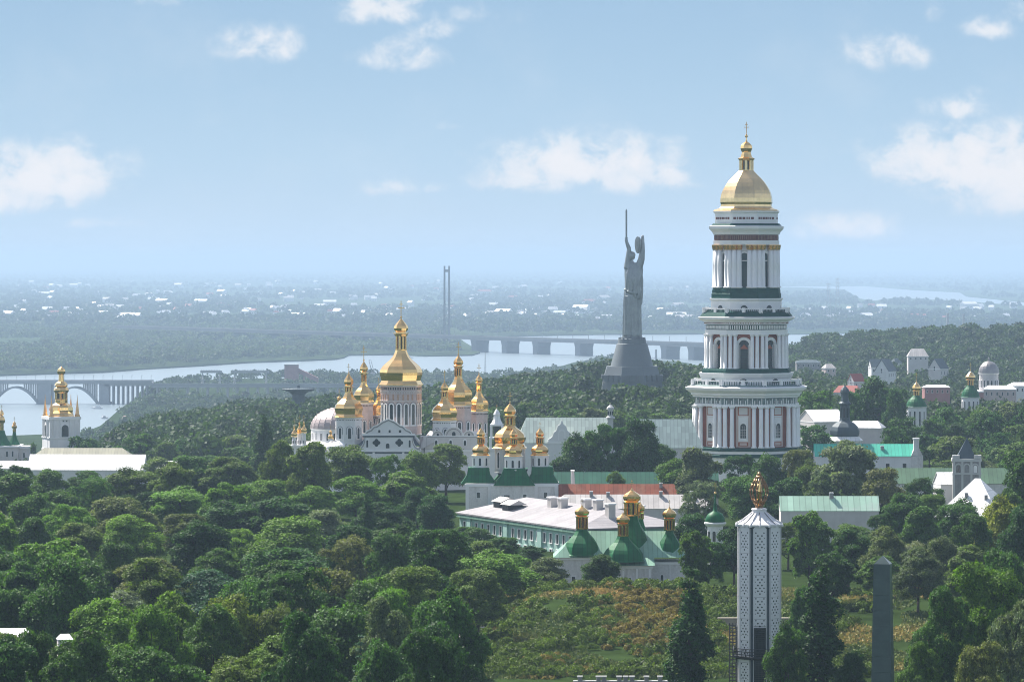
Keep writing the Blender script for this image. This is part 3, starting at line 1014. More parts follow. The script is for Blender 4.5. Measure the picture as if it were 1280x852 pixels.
    mb.add([(-54, 6, Z(557)), (25, 6, Z(557)), (25, 110, Z(557)), (-54, 110, Z(557)), (-40, 30, Z(544)), (14, 30, Z(544)), (14, 90, Z(544)), (-40, 90, Z(544))],
           [(0, 1, 5, 4), (1, 2, 6, 5), (2, 3, 7, 6), (3, 0, 4, 7), (4, 5, 6, 7)])
    th.part('roof', mb, M_slate)
    mb = MB().add([(25, 20, Z(556)), (108, 20, Z(556)), (108, 110, Z(556)), (25, 110, Z(556)), (36, 60, Z(541)), (104, 60, Z(541))],
                  [(0, 1, 5, 4), (1, 2, 5), (2, 3, 4, 5), (3, 0, 4)])
    th.part('roof', mb, M_tin)
    mb = MB().add([(24, 8, Z(563)), (44, 14, Z(552)), (30, 14, Z(545)), (24, 30, Z(545))], [(0, 1, 2), (0, 2, 3)])
    th.part('roof', mb, M_tinold)
    # chapels at the left end
    for (cx, cy, r, zt) in ((-76, 30, 16, 556), (-98, 44, 12, 560)):
        mb = MB().lathe([(r, -10), (r, Z(zt + 3))], 16)
        mb.lathe([(r + 1, Z(zt + 4)), (r + 1, Z(zt + 2)), (r * .95, Z(zt)), (r * .6, Z(zt - 4)), (r * .1, Z(zt - 6))], 16, mi=1)
        th.part('apse', mb, [M_white, M_tin], None, (cx, cy, 0))
    # drums and domes:  (px, y, base, drum top, R, dome H, lantern, cupola r, cupola h, cross)
    o8 = R_(22.5)
    rows = [
        (500, 50, 545, 482, 26.8, 44, 19, 9.2, 20, 22, 'main'),
        (434.5, 34, 556, 522, 18.6, 31, 5.5, 6.4, 18, 12, 'side'),
        (451.5, 92, 556, 506, 13.6, 26, 10, 5.6, 16, 20, 'side'),
        (470, 104, 545, 522, 9.5, 22, 6, 4, 9, 10, 'side'),
        (555, 36, 556, 526, 16.8, 28, 6.5, 5.2, 13, 15, 'side'),
        (572, 70, 556, 508, 18.4, 36, 11, 6.6, 15, 17, 'side'),
        (598, 92, 556, 517, 12.6, 25, 9, 5.0, 12, 14, 'side'),
    ]
    for (px, y, pb, pt, R, H, la, cr, ch, cx, kind) in rows:
        wall = M_pink if kind == 'main' or y > 60 else M_white
        if kind == 'main':
            drum(th, X(px), y, Z(pb), Z(pt), R - 1.0, 8, 0.0 + R_(6), (4.2, 26, Z(532)), wall, 12 + 4, frieze=False, fr=1.6, hood=True)
            mb = MB()
            for k in range(48):
                a = 2 * math.pi * k / 48
                mb.M = Matrix.Rotation(a, 4, 'Z')
                ap = (R - 1.0) * math.cos(math.pi / 8) / math.cos(((a - R_(6)) % (math.pi / 4)) - math.pi / 8)
                mb.box(-.8, .8, -ap - .25, -ap, Z(488), Z(485), 1)
                if k % 2:
                    mb.box(-1.0, 1.0, -ap - .5, -ap, Z(501), Z(494), 2)
                mb.ring_xz(arch(3.0, 4, 4, z=Z(493)), arch(1.8, 3, 4, z=Z(493)), -ap - .6, -ap, 0)
            mb.M = Matrix.Identity(4)
            mb.lathe([(R - .8, Z(502.5)), (R + .2, Z(502)), (R + .2, Z(501.4))], 8, R_(6), mi=0)
            th.part('drum_frieze', mb, [M_pale, M_dark, M_ochrelt], None, (X(px), y, 0))
            rot = R_(6)
        else:
            rot = o8 + R_(6)
            drum(th, X(px), y, Z(pb), Z(pt), R - 1.2, 8, rot, (R * .22, (pb - pt) * (.4 if y < 60 else .3), Z(pb) + (7 if y < 60 else 12)), wall, 8, frieze=True, fr=R * .07, hood=True)
        gilded(th, X(px), y, Z(pt) + .4, R, H, la, R * .25, cr, ch, cx, rot)
    # the little gilded heads on the left
    gilded(th, -88, 30, Z(549), 3.6, 6, 1, 1.6, 2, 3, 6)


M_ochrelt = mat('painted_saint_panel', (.48, .30, .20), .8, var=.3, scale=2)
cathedral()


def refectory():
    th = Thing('refectory_church', 'church with a broad pinkish metal half dome behind the gilded cathedral', 'church', 424, 600, 1290)
    Z = th.z
    R = 35
    n = 24
    drum(th, 0, 0, Z(556), Z(535), R, n, 0, (2.2, 9, Z(549)), M_white, 24, fr=.6)
    mb = MB()
    prof = [(R * 1.03 * math.cos(t), 26 * math.sin(t)) for t in [i * math.pi / 2 / 10 for i in range(11)]]
    prof[-1] = (.4, 26)
    mb.lathe(prof, n, 0)
    for k in range(n):
        a = 2 * math.pi * k / n
        for i in range(len(prof) - 2):
            p, q = prof[i], prof[i + 1]
            mb.tube((p[0] * math.sin(a), -p[0] * math.cos(a), p[1]), (q[0] * math.sin(a), -q[0] * math.cos(a), q[1]), .35, .35, 4, 0)
    th.part('dome', mb, M_pinkdome, None, (0, 0, Z(535)))
    th.part('body', MB().box(-48, 48, -40, 40, -30, Z(553)).box(-49, 49, -41, 41, Z(555), Z(553.4), 1), [M_white, M_trim])
    gilded(th, 0, 0, Z(509), 5, 7, 3, 2.2, 3, 4, 9)


refectory()


def small_three_domed():
    th = Thing('chapel', 'small white chapel with three tiny gilded cupolas at the wood edge', 'chapel', 374, 575, 1240)
    Z = th.z
    th.part('wall', MB().box(-12, 12, -8, 10, -15, Z(556)).box(-12.6, 12.6, -8.6, 10.6, Z(557.4), Z(555.6), 1), [M_white, M_trim])
    for (px, y, pt) in ((368, -4, 545), (374, 4, 541), (380, -3, 540)):
        drum(th, th.x(px), y, Z(556), Z(pt), 2.7, 8, .2, (1.0, 4, Z(554)), M_white, 8, fr=.2)
        gilded(th, th.x(px), y, Z(pt), 3.6, 9, 1.2, 1.0, 1.3, 3, 9)


small_three_domed()


# ------------------------------------------------------------------ gate church with green roofs and gilded domes
BULB = [(1.12, 0), (1.02, .05), (.96, .14), (.90, .2), (1.0, .34), (1.02, .46), (.92, .62), (.68, .76), (.46, .86), (.34, .94), (.30, 1.0)]


def gate_church():
    th = Thing('gate_church', 'white gate church with green tent roofs under five gilded bulb domes', 'church', 638, 660, 1000)
    Z, X = th.z, th.x
    mb = MB()
    mb.box(-56, 60, 0, 60, -20, Z(604))
    mb.box(-24, 30, -10, 70, -20, Z(606))
    mb.box(-57, 61, -.8, 61, Z(608), Z(604.5), 1)
    for x in (-54, -26, 32, 58):
        mb.box(x - 2, x + 2, -1.0, 0, -20, Z(608), 1)
    mb.box(-8, -1, -10.4, -8, Z(622), Z(618), 2)
    th.part('wall', mb, [M_oldwhite, M_trim, M_dark])
    for (x, y, z, w, h) in ((-40, 0, Z(622), 4, 7), (44, 0, Z(622), 4, 7), (18, -10, Z(623), 4, 6)):
        th.share((w, h), 'window', lambda: window_mb(w, h, .6, False), [M_dark, M_trim], None, (x, y, z))

    def tent(px, y, hw, hd, top_hw, zb, zt):
        vs = []
        for f, (a, b) in ((0, (hw, hd)), (.22, (hw * .86, hd * .86)), (.55, (hw * .66, hd * .66)), (1, (top_hw, top_hw))):
            z = zb + (zt - zb) * f
            vs += [(-a, -b, z), (a, -b, z), (a, b, z), (-a, b, z)]
        fs = [(0, 1, 2, 3)]
        for i in range(3):
            for k in range(4):
                fs.append((i * 4 + k, i * 4 + (k + 1) % 4, i * 4 + 4 + (k + 1) % 4, i * 4 + 4 + k))
        fs.append((12, 13, 14, 15))
        th.part('roof', MB().add(vs, fs), M_green, None, (X(px), y, 0))
    tent(643, 10, 26, 22, 13, Z(606), Z(585))
    tent(598, 26, 22, 22, 13, Z(605), Z(585))
    tent(678, 26, 21, 22, 13, Z(605), Z(584))
    tent(640, 54, 26, 22, 20, Z(605), Z(588))
    rot = R_(22.5 - 6)
    drum(th, X(637.5), 34, Z(592), Z(561.5), 20, 8, rot, (4.4, 20, Z(586)), M_stonelt, 8, fr=.9)
    gilded(th, X(637.5), 34, Z(561), 20.5, 29, 10, 6.3, 8.2, 17, 15, rot, prof=BULB)
    for (px, y, pd, pt) in ((642, 8, 588, 570), (601, 26, 586, 570), (675, 26, 586, 570), (640, 58, 588, 570)):
        drum(th, X(px), y, Z(pd), Z(pt), 11.6, 8, rot, (2.8, 9.5, Z(pd - 3.5)), M_white, 8, fr=.5)
        gilded(th, X(px), y, Z(pt), 11.2, 15, 6.5, 4.4, 5.6, 12.5, 8, rot, prof=BULB)


M_stonelt = mat('light_grey_stone', (.52, .52, .51), .8, var=.1, scale=.3, stain=.2)
gate_church()


def turret_belfry():
    th = Thing('belfry', 'slim white baroque belfry with open tiers behind the gate church', 'belfry', 621, 600, 1080)
    Z = th.z
    mb = MB().box(-9, 9, -9, 9, -10, Z(562))
    for zz, w in ((562, 11), (548, 9.5), (532, 8.2)):
        mb.box(-w, w, -w, w, Z(zz), Z(zz - 2), 1)
    for zz, zt, w in ((560, 548, 8), (546, 532, 7)):
        for sx in (-1, 1):
            for sy in (-1, 1):
                mb.box(sx * w - 1.6, sx * w + 1.6, sy * w - 1.6, sy * w + 1.6, Z(zz), Z(zt), 1)
        mb.box(-w * .45, w * .45, -w * .45, w * .45, Z(zz), Z(zt), 2)
    th.part('tower', mb, [M_white, M_trim, M_dark])
    mb = MB().lathe([(8.5, Z(530)), (6.5, Z(527)), (5, Z(524)), (4.2, Z(520)), (4.8, Z(517.5)), (3, Z(514)), (.6, Z(511))], 8, R_(22.5))
    rf = th.part('roof', mb, M_tin)
    th.part('cross', cross_mb(6), M_gold, rf, (0, 0, Z(511)))


turret_belfry()


# ------------------------------------------------------------------ small church in front (green pear roofs)
def front_church():
    D = 800
    th = Thing('church', 'small white church with swelling green roofs and gilded lanterns on the bank', 'church', 775, 745, D)
    Z, X = th.z, th.x
    mb = MB()
    mb.box(X(695), X(762), 10, 74, -25, Z(697))
    mb.box(X(760), X(815), -6, 80, -25, Z(706))
    mb.box(X(813), X(857), 14, 70, -25, Z(703))
    mb.box(X(694), X(763), 9, 75, Z(700), Z(697.2), 1)
    mb.box(X(759), X(816), -7, 81, Z(709.5), Z(706.2), 1)
    mb.box(X(812), X(858), 13, 71, Z(706), Z(703.2), 1)
    for x in (X(779), X(796), X(812)):
        mb.box(x - 1.2, x + 1.2, -7, -5.6, -25, Z(709), 1)
    mb.box(X(838) - .6, X(838) + .6, 13.2, 14, -25, Z(706), 1)
    th.part('wall', mb, [M_oldwhite, M_trim])
    th.share('w1', 'window', lambda: window_mb(4, 16, .8, False), [M_dark, M_trim], None, (X(717), 10, Z(737)))
    th.share('w2', 'window', lambda: window_mb(3.4, 11, .8, True), [M_dark, M_trim], None, (X(787), -6, Z(732)))
    th.share('w2', 'window', lambda: window_mb(3.4, 11, .8, True), [M_dark, M_trim], None, (X(804), -6, Z(732)))
    th.share('w2', 'window', lambda: window_mb(3.4, 11, .8, True), [M_dark, M_trim], None, (X(828), 14, Z(730)))
    # pale ridge roof
    mb = MB().add([(X(692), 7, Z(697)), (X(860), 7, Z(697)), (X(860), 78, Z(697)), (X(692), 78, Z(697)), (X(725), 42, Z(666)), (X(838), 42, Z(666))],
                  [(0, 1, 5, 4), (1, 2, 5), (2, 3, 4, 5), (3, 0, 4), (3, 2, 1, 0)])
    mb.add([(X(757), -9, Z(706)), (X(818), -9, Z(706)), (X(818), 20, Z(690)), (X(757), 20, Z(690)), (X(757), 20, Z(706)), (X(818), 20, Z(706))], [(0, 1, 2, 3), (0, 3, 4), (1, 5, 2), (0, 4, 5, 1), (3, 2, 5, 4)])
    th.part('roof', mb, M_greenlt)
    TENT = [(1.12, 0), (1.02, .05), (.98, .18), (.92, .32), (.80, .47), (.62, .62), (.45, .75), (.33, .88), (.27, 1.0)]

    def pear(px, y, R, pb, pt, lt, lr, cup, cr, tip, cross, n=8, name='dome_roof'):
        H = pb - pt
        rot = R_(22.5 - 10)
        d = th.part(name, MB().lathe([(r * R, z * H) for r, z in TENT], n, rot), M_green, None, (X(px), y, Z(pb)))
        h = pt - lt
        mb = MB().lathe([(lr * .62, -.5), (lr * .62, h)], 8, rot, mi=1)
        for k in range(8):
            a = rot + (k + .5) * math.pi / 4
            mb.lathe([(lr * .22, -.5), (lr * .22, h)], 5, 0, lr * .9 * math.sin(a), -lr * .9 * math.cos(a))
        mb.lathe([(lr * 1.2, -.6), (lr * 1.2, 1)], 8, rot)
        mb.lathe([(lr * 1.1, h - 1.5), (lr * 1.3, h - .3), (lr * 1.3, h + .4)], 8, rot)
        th.part('lantern', mb, [M_gold, M_dark], d, (0, 0, H))
        hc = lt - tip
        prof = [(lr * .9, 0), (cr * .88, hc * .12), (cr * 1.0, hc * .28), (cr * 1.0, hc * .42), (cr * .86, hc * .56), (cr * .55, hc * .70), (cr * .2, hc * .84), (cr * .05, hc)]
        th.part('cupola', MB().lathe(prof, 8, rot), M_gold, d, (0, 0, H + h + .4))
        th.part('cross', cross_mb(cross), M_gold, d, (0, 0, H + h + hc))
    pear(728, 30, 25, 695, 662, 647, 6.8, 645, 9.4, 633, 9)
    pear(838, 30, 17, 695, 664, 650, 6.2, 648, 9.2, 635, 9)
    pear(779, 6, 27, 701, 670, 655, 6.2, 652, 8.8, 641, 8)
    pear(791, 42, 27, 700, 646, 630, 9.0, 627, 11.4, 613, 12)
    pear(803, 70, 12, 690, 652, 644, 3.6, 640, 5.4, 632, 6)


front_church()


# ------------------------------------------------------------------ long mint building
def mint_building():
    A, B = Vector((-11.9, 948, 0)), Vector((14.5, 890, 0))
    d = (B - A)
    L = d.length
    ang = math.atan2(d.y, d.x)
    perp = Vector((-d.y, d.x, 0)) / L
    W = 25.0
    c = (A + B) / 2 + perp * (W / 2)
    th = Thing('mint_building', 'long mint green building with white tin roof, dormers and chimneys', 'building', 640, 700, 919)
    th.s = 1.0
    th.root.location = (c.x, c.y, -7.0)
    th.root.rotation_euler.z = ang
    # local x runs towards the viewer, local -y is the long front
    h = 7.5
    l2, w2 = L / 2, W / 2
    mb = MB().box(-l2, l2, -w2, w2, -4, h)
    for x in (-l2 + 6, -l2 + 26, -l2 + 44, l2 - 1):
        mb.box(x - 1.0, x + 1.0, -w2 - .5, -w2, -4, h, 0)
    mb.box(-l2 - .3, l2 + .3, -w2 - .7, w2 + .3, h - .7, h - .15, 1)
    th.part('wall', mb, [M_mint, M_greenlt])
    i = 0
    for x in np.arange(-l2 + 3, l2 - 1.5, 3.3):
        th.share('w', 'window', lambda: window_mb(1.1, 2.0, .18, False, .18), [M_dark, M_trim], None, (x, -w2, h - 3.6))
        th.share('w', 'window', lambda: window_mb(1.1, 2.0, .18, False, .18), [M_dark, M_trim], None, (x, -w2, h - 7.0))
    for y in np.arange(-w2 + 3, w2 - 1, 3.2):
        th.share('w', 'window', lambda: window_mb(1.1, 2.0, .18, False, .18), [M_dark, M_trim], None, (l2, y, h - 3.6), math.pi / 2)
    a, b, r = l2 + .7, w2 + .8, l2 - 9
    vs = [(-a, -b, h), (a, -b, h), (a, b, h), (-a, b, h), (-r, 0, h + 3.6), (r, 0, h + 3.6)]
    vs += [(p[0], p[1], p[2] + .3) for p in vs]
    fs = [(6, 7, 11, 10), (8, 9, 10, 11), (7, 8, 11), (9, 6, 10), (3, 2, 1, 0), (0, 1, 7, 6), (1, 2, 8, 7), (2, 3, 9, 8), (3, 0, 6, 9)]
    rf = th.part('roof', MB().add(vs, fs), M_tinlilac)
    for (x, y) in ((-22, -6), (-15, -7)):
        mb = MB().box(-1.6, 1.6, -1.8, 1.8, 0, 1.7)
        mb.yz([(-2.2, 1.6), (0, 2.6), (2.2, 1.6)], -2, 3.4, 1)
        mb.M = Matrix.Rotation(0, 4, 'Z')
        th.part('dormer', mb, [M_darkmetal, M_tinold], rf, (x, y, h + 3.6 * (1 - abs(y) / w2) - .3), R_(0))
    for (x, y) in ((-2, -3.2), (3, -3.0), (13, -2), (18, -1.6), (24, 5.5), (27, -3)):
        mb = MB().box(-.95, .95, -.8, .8, -1, 2.2).box(-1.1, 1.1, -.95, .95, 2.2, 2.5, 1)
        th.part('chimney', mb, [M_tinold, M_tin], rf, (x, y, h + 3.6 * (1 - abs(y) / w2)))


mint_building()


# ------------------------------------------------------------------ long halls and roofs of the monastery
def range_halls():
    # greenish zinc roofs behind the trees
    th = house('hall', 'white hall with greenish zinc roof and curly gable left of the dark trees', 'hall', 708, 592, 1130, 124, 46, 40, 30, 0, .55, M_white, M_tingreen, ov=1)
    g = [(-17, 0), (-17, 3), (-12, 6), (-10, 12), (-7, 14), (-5, 20), (-2, 22), (0, 28), (2, 22), (5, 20), (7, 14), (10, 12), (12, 6), (17, 3), (17, 0)]
    mb = MB().xz([(x, z + 41) for x, z in g], -25, -20)
    mb.box(-18, 18, -25.6, -20, 39, 41.6, 1)
    mb.box(-17, 17, -24.8, -20, -10, 39.4, 0)
    mb.ring_xz(arch(9, 14, z=43), arch(6.4, 11.6, z=43), -25.5, -24, 1)
    mb.ring_xz([(-14, 0), (0, 9), (14, 0)], [(-10, 1), (0, 6.6), (10, 1)], -26, -24, 1)
    th.part('curly_gable', mb, [M_white, M_trim], None, (-6, 0, 0))
    house('hall', 'hall with hipped greenish zinc roof between dark trees and bell tower', 'hall', 828, 592, 1130, 98, 46, 34, 34, 0, .6, M_pale, M_tingreen, ov=1)
    # stone lantern on a roof between them
    th = Thing('ventilation_turret', 'little domed stone turret peeking above the dark trees between two zinc roofs', 'turret', 763, 545, 1125)
    mb = MB().box(-3.5, 3.5, -3.5, 3.5, -30, 22).lathe([(5.5, 22), (5.5, 24), (3.6, 25), (3.4, 33), (5, 34), (4.4, 36), (2.2, 38), (.4, 40)], 8)
    for k in range(8):
        mb.M = Matrix.Rotation(k * math.pi / 4, 4, 'Z')
        mb.xz(arch(1.4, 5, z=26.5), -3.55, -2, 1)
    mb.M = Matrix.Identity(4)
    th.part('stonework', mb, [M_stonelt, M_dark])
    house('long_house', 'long low building with dull green ribbed tin roof below the dark trees', 'building', 795, 625, 1045, 204, 40, 17, 18, 0, 0, M_oldwhite, M_greendk, ov=1)
    mb_th = Thing('gable_wall', 'narrow whitewashed fire wall standing at the end of the dull green roof', 'wall', 716, 625, 1015)
    mb_th.part('wall', MB().xz([(-2, -10), (-2, 36), (1.6, 36), (3, 17), (3, -10)], 0, 20).box(-2.4, 2.2, -.4, 20.4, 36, 37, 1), [M_white, M_trim])
    house('long_house', 'long building with rusty red and brown tin roof and chimney stacks', 'building', 772, 640, 1000, 146, 42, 16, 19, 0, 0, M_pale, M_rust, ov=1,
          chimneys=((54, -4, 4, 5),))
    house('long_house', 'pale tin roofed building with hipped end and four chimneys beside rusty roof', 'building', 790, 652, 965, 206, 44, 18, 16, 0, .9, M_pale, M_tinold, ov=1.2,
          chimneys=((-51, -3, 4.2, 6), (-30, -3, 4.2, 5), (36, -3, 4.2, 6), (74, -3, 4.2, 6)))
    # right-hand side
    t = house('long_house', 'long building with turquoise roof and white gable end turret', 'building', 1082, 590, 1180, 128, 36, 21, 14, 0, 0, M_white, M_turq, ov=1,
              windows=((26, 6, 4.5, 6, False), (-20, 6, 4.5, 6, False), (-45, 6, 4.5, 6, False), (47, 6, 4.5, 6, False)), chimneys=((20, -8, 4, 4),))
    mb = MB().xz([(-7, -10), (-7, 21), (0, 37), (8, 21), (8, -10)], -19, 19).box(-3.5, 3, -18, -11, 21, 42, 0).box(-4.2, 3.6, -18.6, -10.4, 42, 43.6, 1)
    t.part('end_gable', mb, [M_oldwhite, M_trim], None, (62, 0, 0))
    house('long_house', 'very long building with dull green roof behind the stone tower', 'building', 1180, 625, 1060, 160, 40, 22, 18, 0, 0, M_oldwhite, M_greendk2, ov=1)
    house('long_house', 'low building with half white, half pale green roof and bare wall', 'building', 1036, 690, 900, 122, 36, 53, 17, 0, 0, M_pale, M_halfgreen, ov=1,
          chimneys=((3, -2, 5, 6),))
    # stone tower among white roofs
    th = Thing('stone_tower', 'weathered square stone tower with broken spire rising from bright white roof', 'tower', 1208, 640, 1000, R_(-4))
    Z = th.z
    mb = MB().box(-17, 17, -15, 15, -10, Z(574))
    mb.box(-18.4, 18.4, -16.4, 16.4, Z(576), Z(572.4), 1)
    mb.box(-18, 18, -16, 16, Z(592), Z(590), 1)
    for x in (-16, -5.6, 5.6, 16):
        mb.box(x - 1.3, x + 1.3, -15.8, -14, -5, Z(576), 1)
    for cx in (-10.5, 0, 10.5):
        mb.ring_xz(arch(8.4, 12, x=cx, z=Z(590)), arch(6, 10.4, x=cx, z=Z(590)), -15.9, -14, 1)
    mb.xz(arch(4.4, 9, x=10.5, z=Z(589.6)), -15.2, -14, 2)
    mb.xz(arch(4.4, 9, x=-10.5, z=Z(589.6)), -15.2, -14, 3)
    th.part('tower_wall', mb, [M_stonegrey, M_stonelt, M_tin, M_dark])
    vs = [(-17, -15, Z(572)), (17, -15, Z(572)), (17, 15, Z(572)), (-17, 15, Z(572)), (-3, 0, Z(549))]
    th.part('spire', MB().add([(-13, -11, Z(572.4)), (11, -11, Z(572.4)), (11, 11, Z(572.4)), (-13, 11, Z(572.4)), (1, 0, Z(546))], [(0, 1, 4), (1, 2, 4), (2, 3, 4), (3, 0, 4), (3, 2, 1, 0)]).box(-18, -9, -16, -8, Z(572), Z(568), 1).box(9, 18, -16, -8, Z(572), Z(568), 1), [M_slate, M_stonelt])
    house('low_house', 'bright white tin roofed house in front of the square stone tower', 'house', 1222, 690, 950, 90, 90, 42, 50, R_(-24), .95, M_pale, M_tin, ov=1.2,
          chimneys=((-8, -20, 4, 5), (18, -22, 3.5, 5)))
    house('low_house', 'white tin roofed annex at the left foot of the stone tower', 'house', 1186, 640, 1010, 30, 40, 36, 14, R_(8), 0, M_white, M_tin, ov=1)
    # white roofs right of the great bell tower
    house('low_house', 'white roofed hall just right of the great bell tower', 'hall', 1027, 560, 1350, 44, 50, 34, 14, R_(22), 0, M_pale, M_tin, ov=1)
    house('low_house', 'long grey walled house with narrow white roof beside the slate dome', 'house', 1082, 560, 1380, 44, 30, 26, 8, R_(-16), .5, M_pale, M_tin, ov=1)


M_greendk2 = mat('old_green_tin_roof', (.10, .19, .11), .55, var=.2, scale=.2, panel=1.1)
M_halfgreen = mat('white_and_green_tin_roof', (.36, .55, .43), .5, var=.25, scale=.06, panel=1.3, stain=.5, stain_col=(.6, .6, .6))
range_halls()


def onion_church(px, pb, D, name, label, R, pd, pt, gold_r, tip, m_dome, m_drum=None, green=True):
    """round white church tower with dome, lantern and a gilded head"""
    th = Thing(name, label, 'church', px, pb, D)
    Z = th.z
    drum(th, 0, 0, -20, Z(pd), R, 12, 0, (R * .16, (pb - pd) * .5, Z(pd) - (pb - pd) * .62 - 1), m_drum or M_white, 12, fr=.4)
    H = pd - pt
    prof = [(1.1, 0), (1.04, .06), (.98, .25), (.88, .45), (.70, .66), (.48, .84), (.34, 1.0)]
    d = th.part('dome', MB().lathe([(a * R, b * H) for a, b in prof], 16, 0), m_dome, None, (0, 0, Z(pd)))
    lr = gold_r * .62
    h = gold_r * 1.0
    mb = MB().lathe([(lr * .6, -.5), (lr * .6, h)], 8, 0, mi=1)
    for k in range(8):
        a = k * math.pi / 4
        mb.lathe([(lr * .2, -.5), (lr * .2, h)], 5, 0, lr * .9 * math.sin(a), -lr * .9 * math.cos(a))
    mb.lathe([(lr * 1.5, h - .5), (lr * 1.5, h + .4)], 8, 0)
    th.part('lantern', mb, [M_gold, M_dark], d, (0, 0, H))
    g = pt - h - tip
    prof = [(.7, 0), (1.0, .28), (.95, .42), (.5, .68), (.15, .85), (.04, 1.0)]
    th.part('cupola', MB().lathe([(a * gold_r, b * g) for a, b in prof], 12, 0), M_gold, d, (0, 0, H + h))
    th.part('cross', cross_mb(g * .9), M_gold, d, (0, 0, H + h + g))
    return th


onion_church(1145.5, 545, 1500, 'church_tower', 'round white tower with green dome and gilded head, nearer of two on right', 12.5, 508, 494, 5.6, 476, M_green)
onion_church(1213, 530, 1650, 'church_tower', 'white tower with steep green dome half hidden among right wood, left of grey dome', 11, 496, 481, 6.4, 463, M_green)


def green_belfry():
    th = Thing('belfry', 'white well belfry with round green dome and thin green spire', 'belfry', 894, 690, 850)
    Z = th.z
    drum(th, 0, 0, -20, Z(656), 10, 8, .2, (4, 13, Z(676)), M_white, 8, fr=.6)
    th.part('cornice', MB().lathe([(11, Z(657)), (14, Z(654)), (14, Z(652.6)), (12, Z(652))], 16), M_trim)
    d = th.part('dome', MB().lathe([(12, 0), (12.4, 2), (11.6, 6), (9, 10), (5, 12.4), (2.6, 14), (1.8, 20), (2.0, 22), (1.2, 24), (.9, 32), (.5, 38)], 16, smooth=True), M_green, None, (0, 0, Z(652)))
    th.part('cross', cross_mb(14), M_gold, d, (0, 0, 36))
    th.part('ball', MB().lathe([(.3, -2), (1.6, -1), (1.6, 1), (.3, 2)], 8, smooth=True), M_gold, d, (0, 0, 36))


green_belfry()


def slate_church():
    th = Thing('church', 'white church with bulging slate grey dome and tall dark lantern', 'church', 1056, 585, 1300)
    Z = th.z
    drum(th, 0, 0, -20, Z(552), 19, 8, .2, (5, 12, Z(570)), M_white, 8, fr=.6)
    th.part('eaves', MB().lathe([(22.5, Z(553)), (23.5, Z(550)), (20, Z(547)), (18, Z(545))], 8, .2), M_tin)
    d = th.part('dome', MB().lathe([(17.5, 0), (19, 4), (19, 8), (17, 13), (13, 17), (9.5, 19), (8, 20)], 8, .2), M_slate, None, (0, 0, Z(546)))
    mb = MB().lathe([(7.5, 0), (6.6, 3), (6.2, 20), (7.8, 21.5), (7.8, 23), (5.4, 25), (4.6, 30), (4.6, 36)], 8, .2)
    for k in range(8):
        mb.M = Matrix.Rotation(.2 + (k + .5) * math.pi / 4, 4, 'Z')
        mb.xz(arch(2.2, 12, z=5), -6.1, -3, 1)
    mb.M = Matrix.Identity(4)
    th.part('lantern', mb, [M_slate, M_dark], d, (0, 0, 19.5))
    th.part('cupola', MB().lathe([(5, 0), (6, 2), (5.4, 5), (3, 8), (1, 10), (.3, 13)], 8, .2), M_slate, d, (0, 0, 54))


slate_church()


def grey_dome_hall():
    th = Thing('domed_hall', 'brick hall with ribbed grey metal dome at the right wood edge', 'hall', 1236, 520, 1900)
    Z = th.z
    drum(th, 0, 0, -15, Z(466), 12, 16, 0, (2.0, 9, Z(484)), M_pale, 16, fr=.5)
    prof = [(13 * math.cos(t), 15 * math.sin(t)) for t in [i * math.pi / 2 / 8 for i in range(8)]] + [(1.2, 15), (1.2, 18), (.2, 20)]
    th.part('dome', MB().lathe(prof, 16), M_greydome, None, (0, 0, Z(466)))
    th.part('body', MB().box(-26, 60, -14, 30, -20, Z(489)).box(-27, 61, -15, 31, Z(490), Z(488), 1), [M_brick, M_tin])


grey_dome_hall()


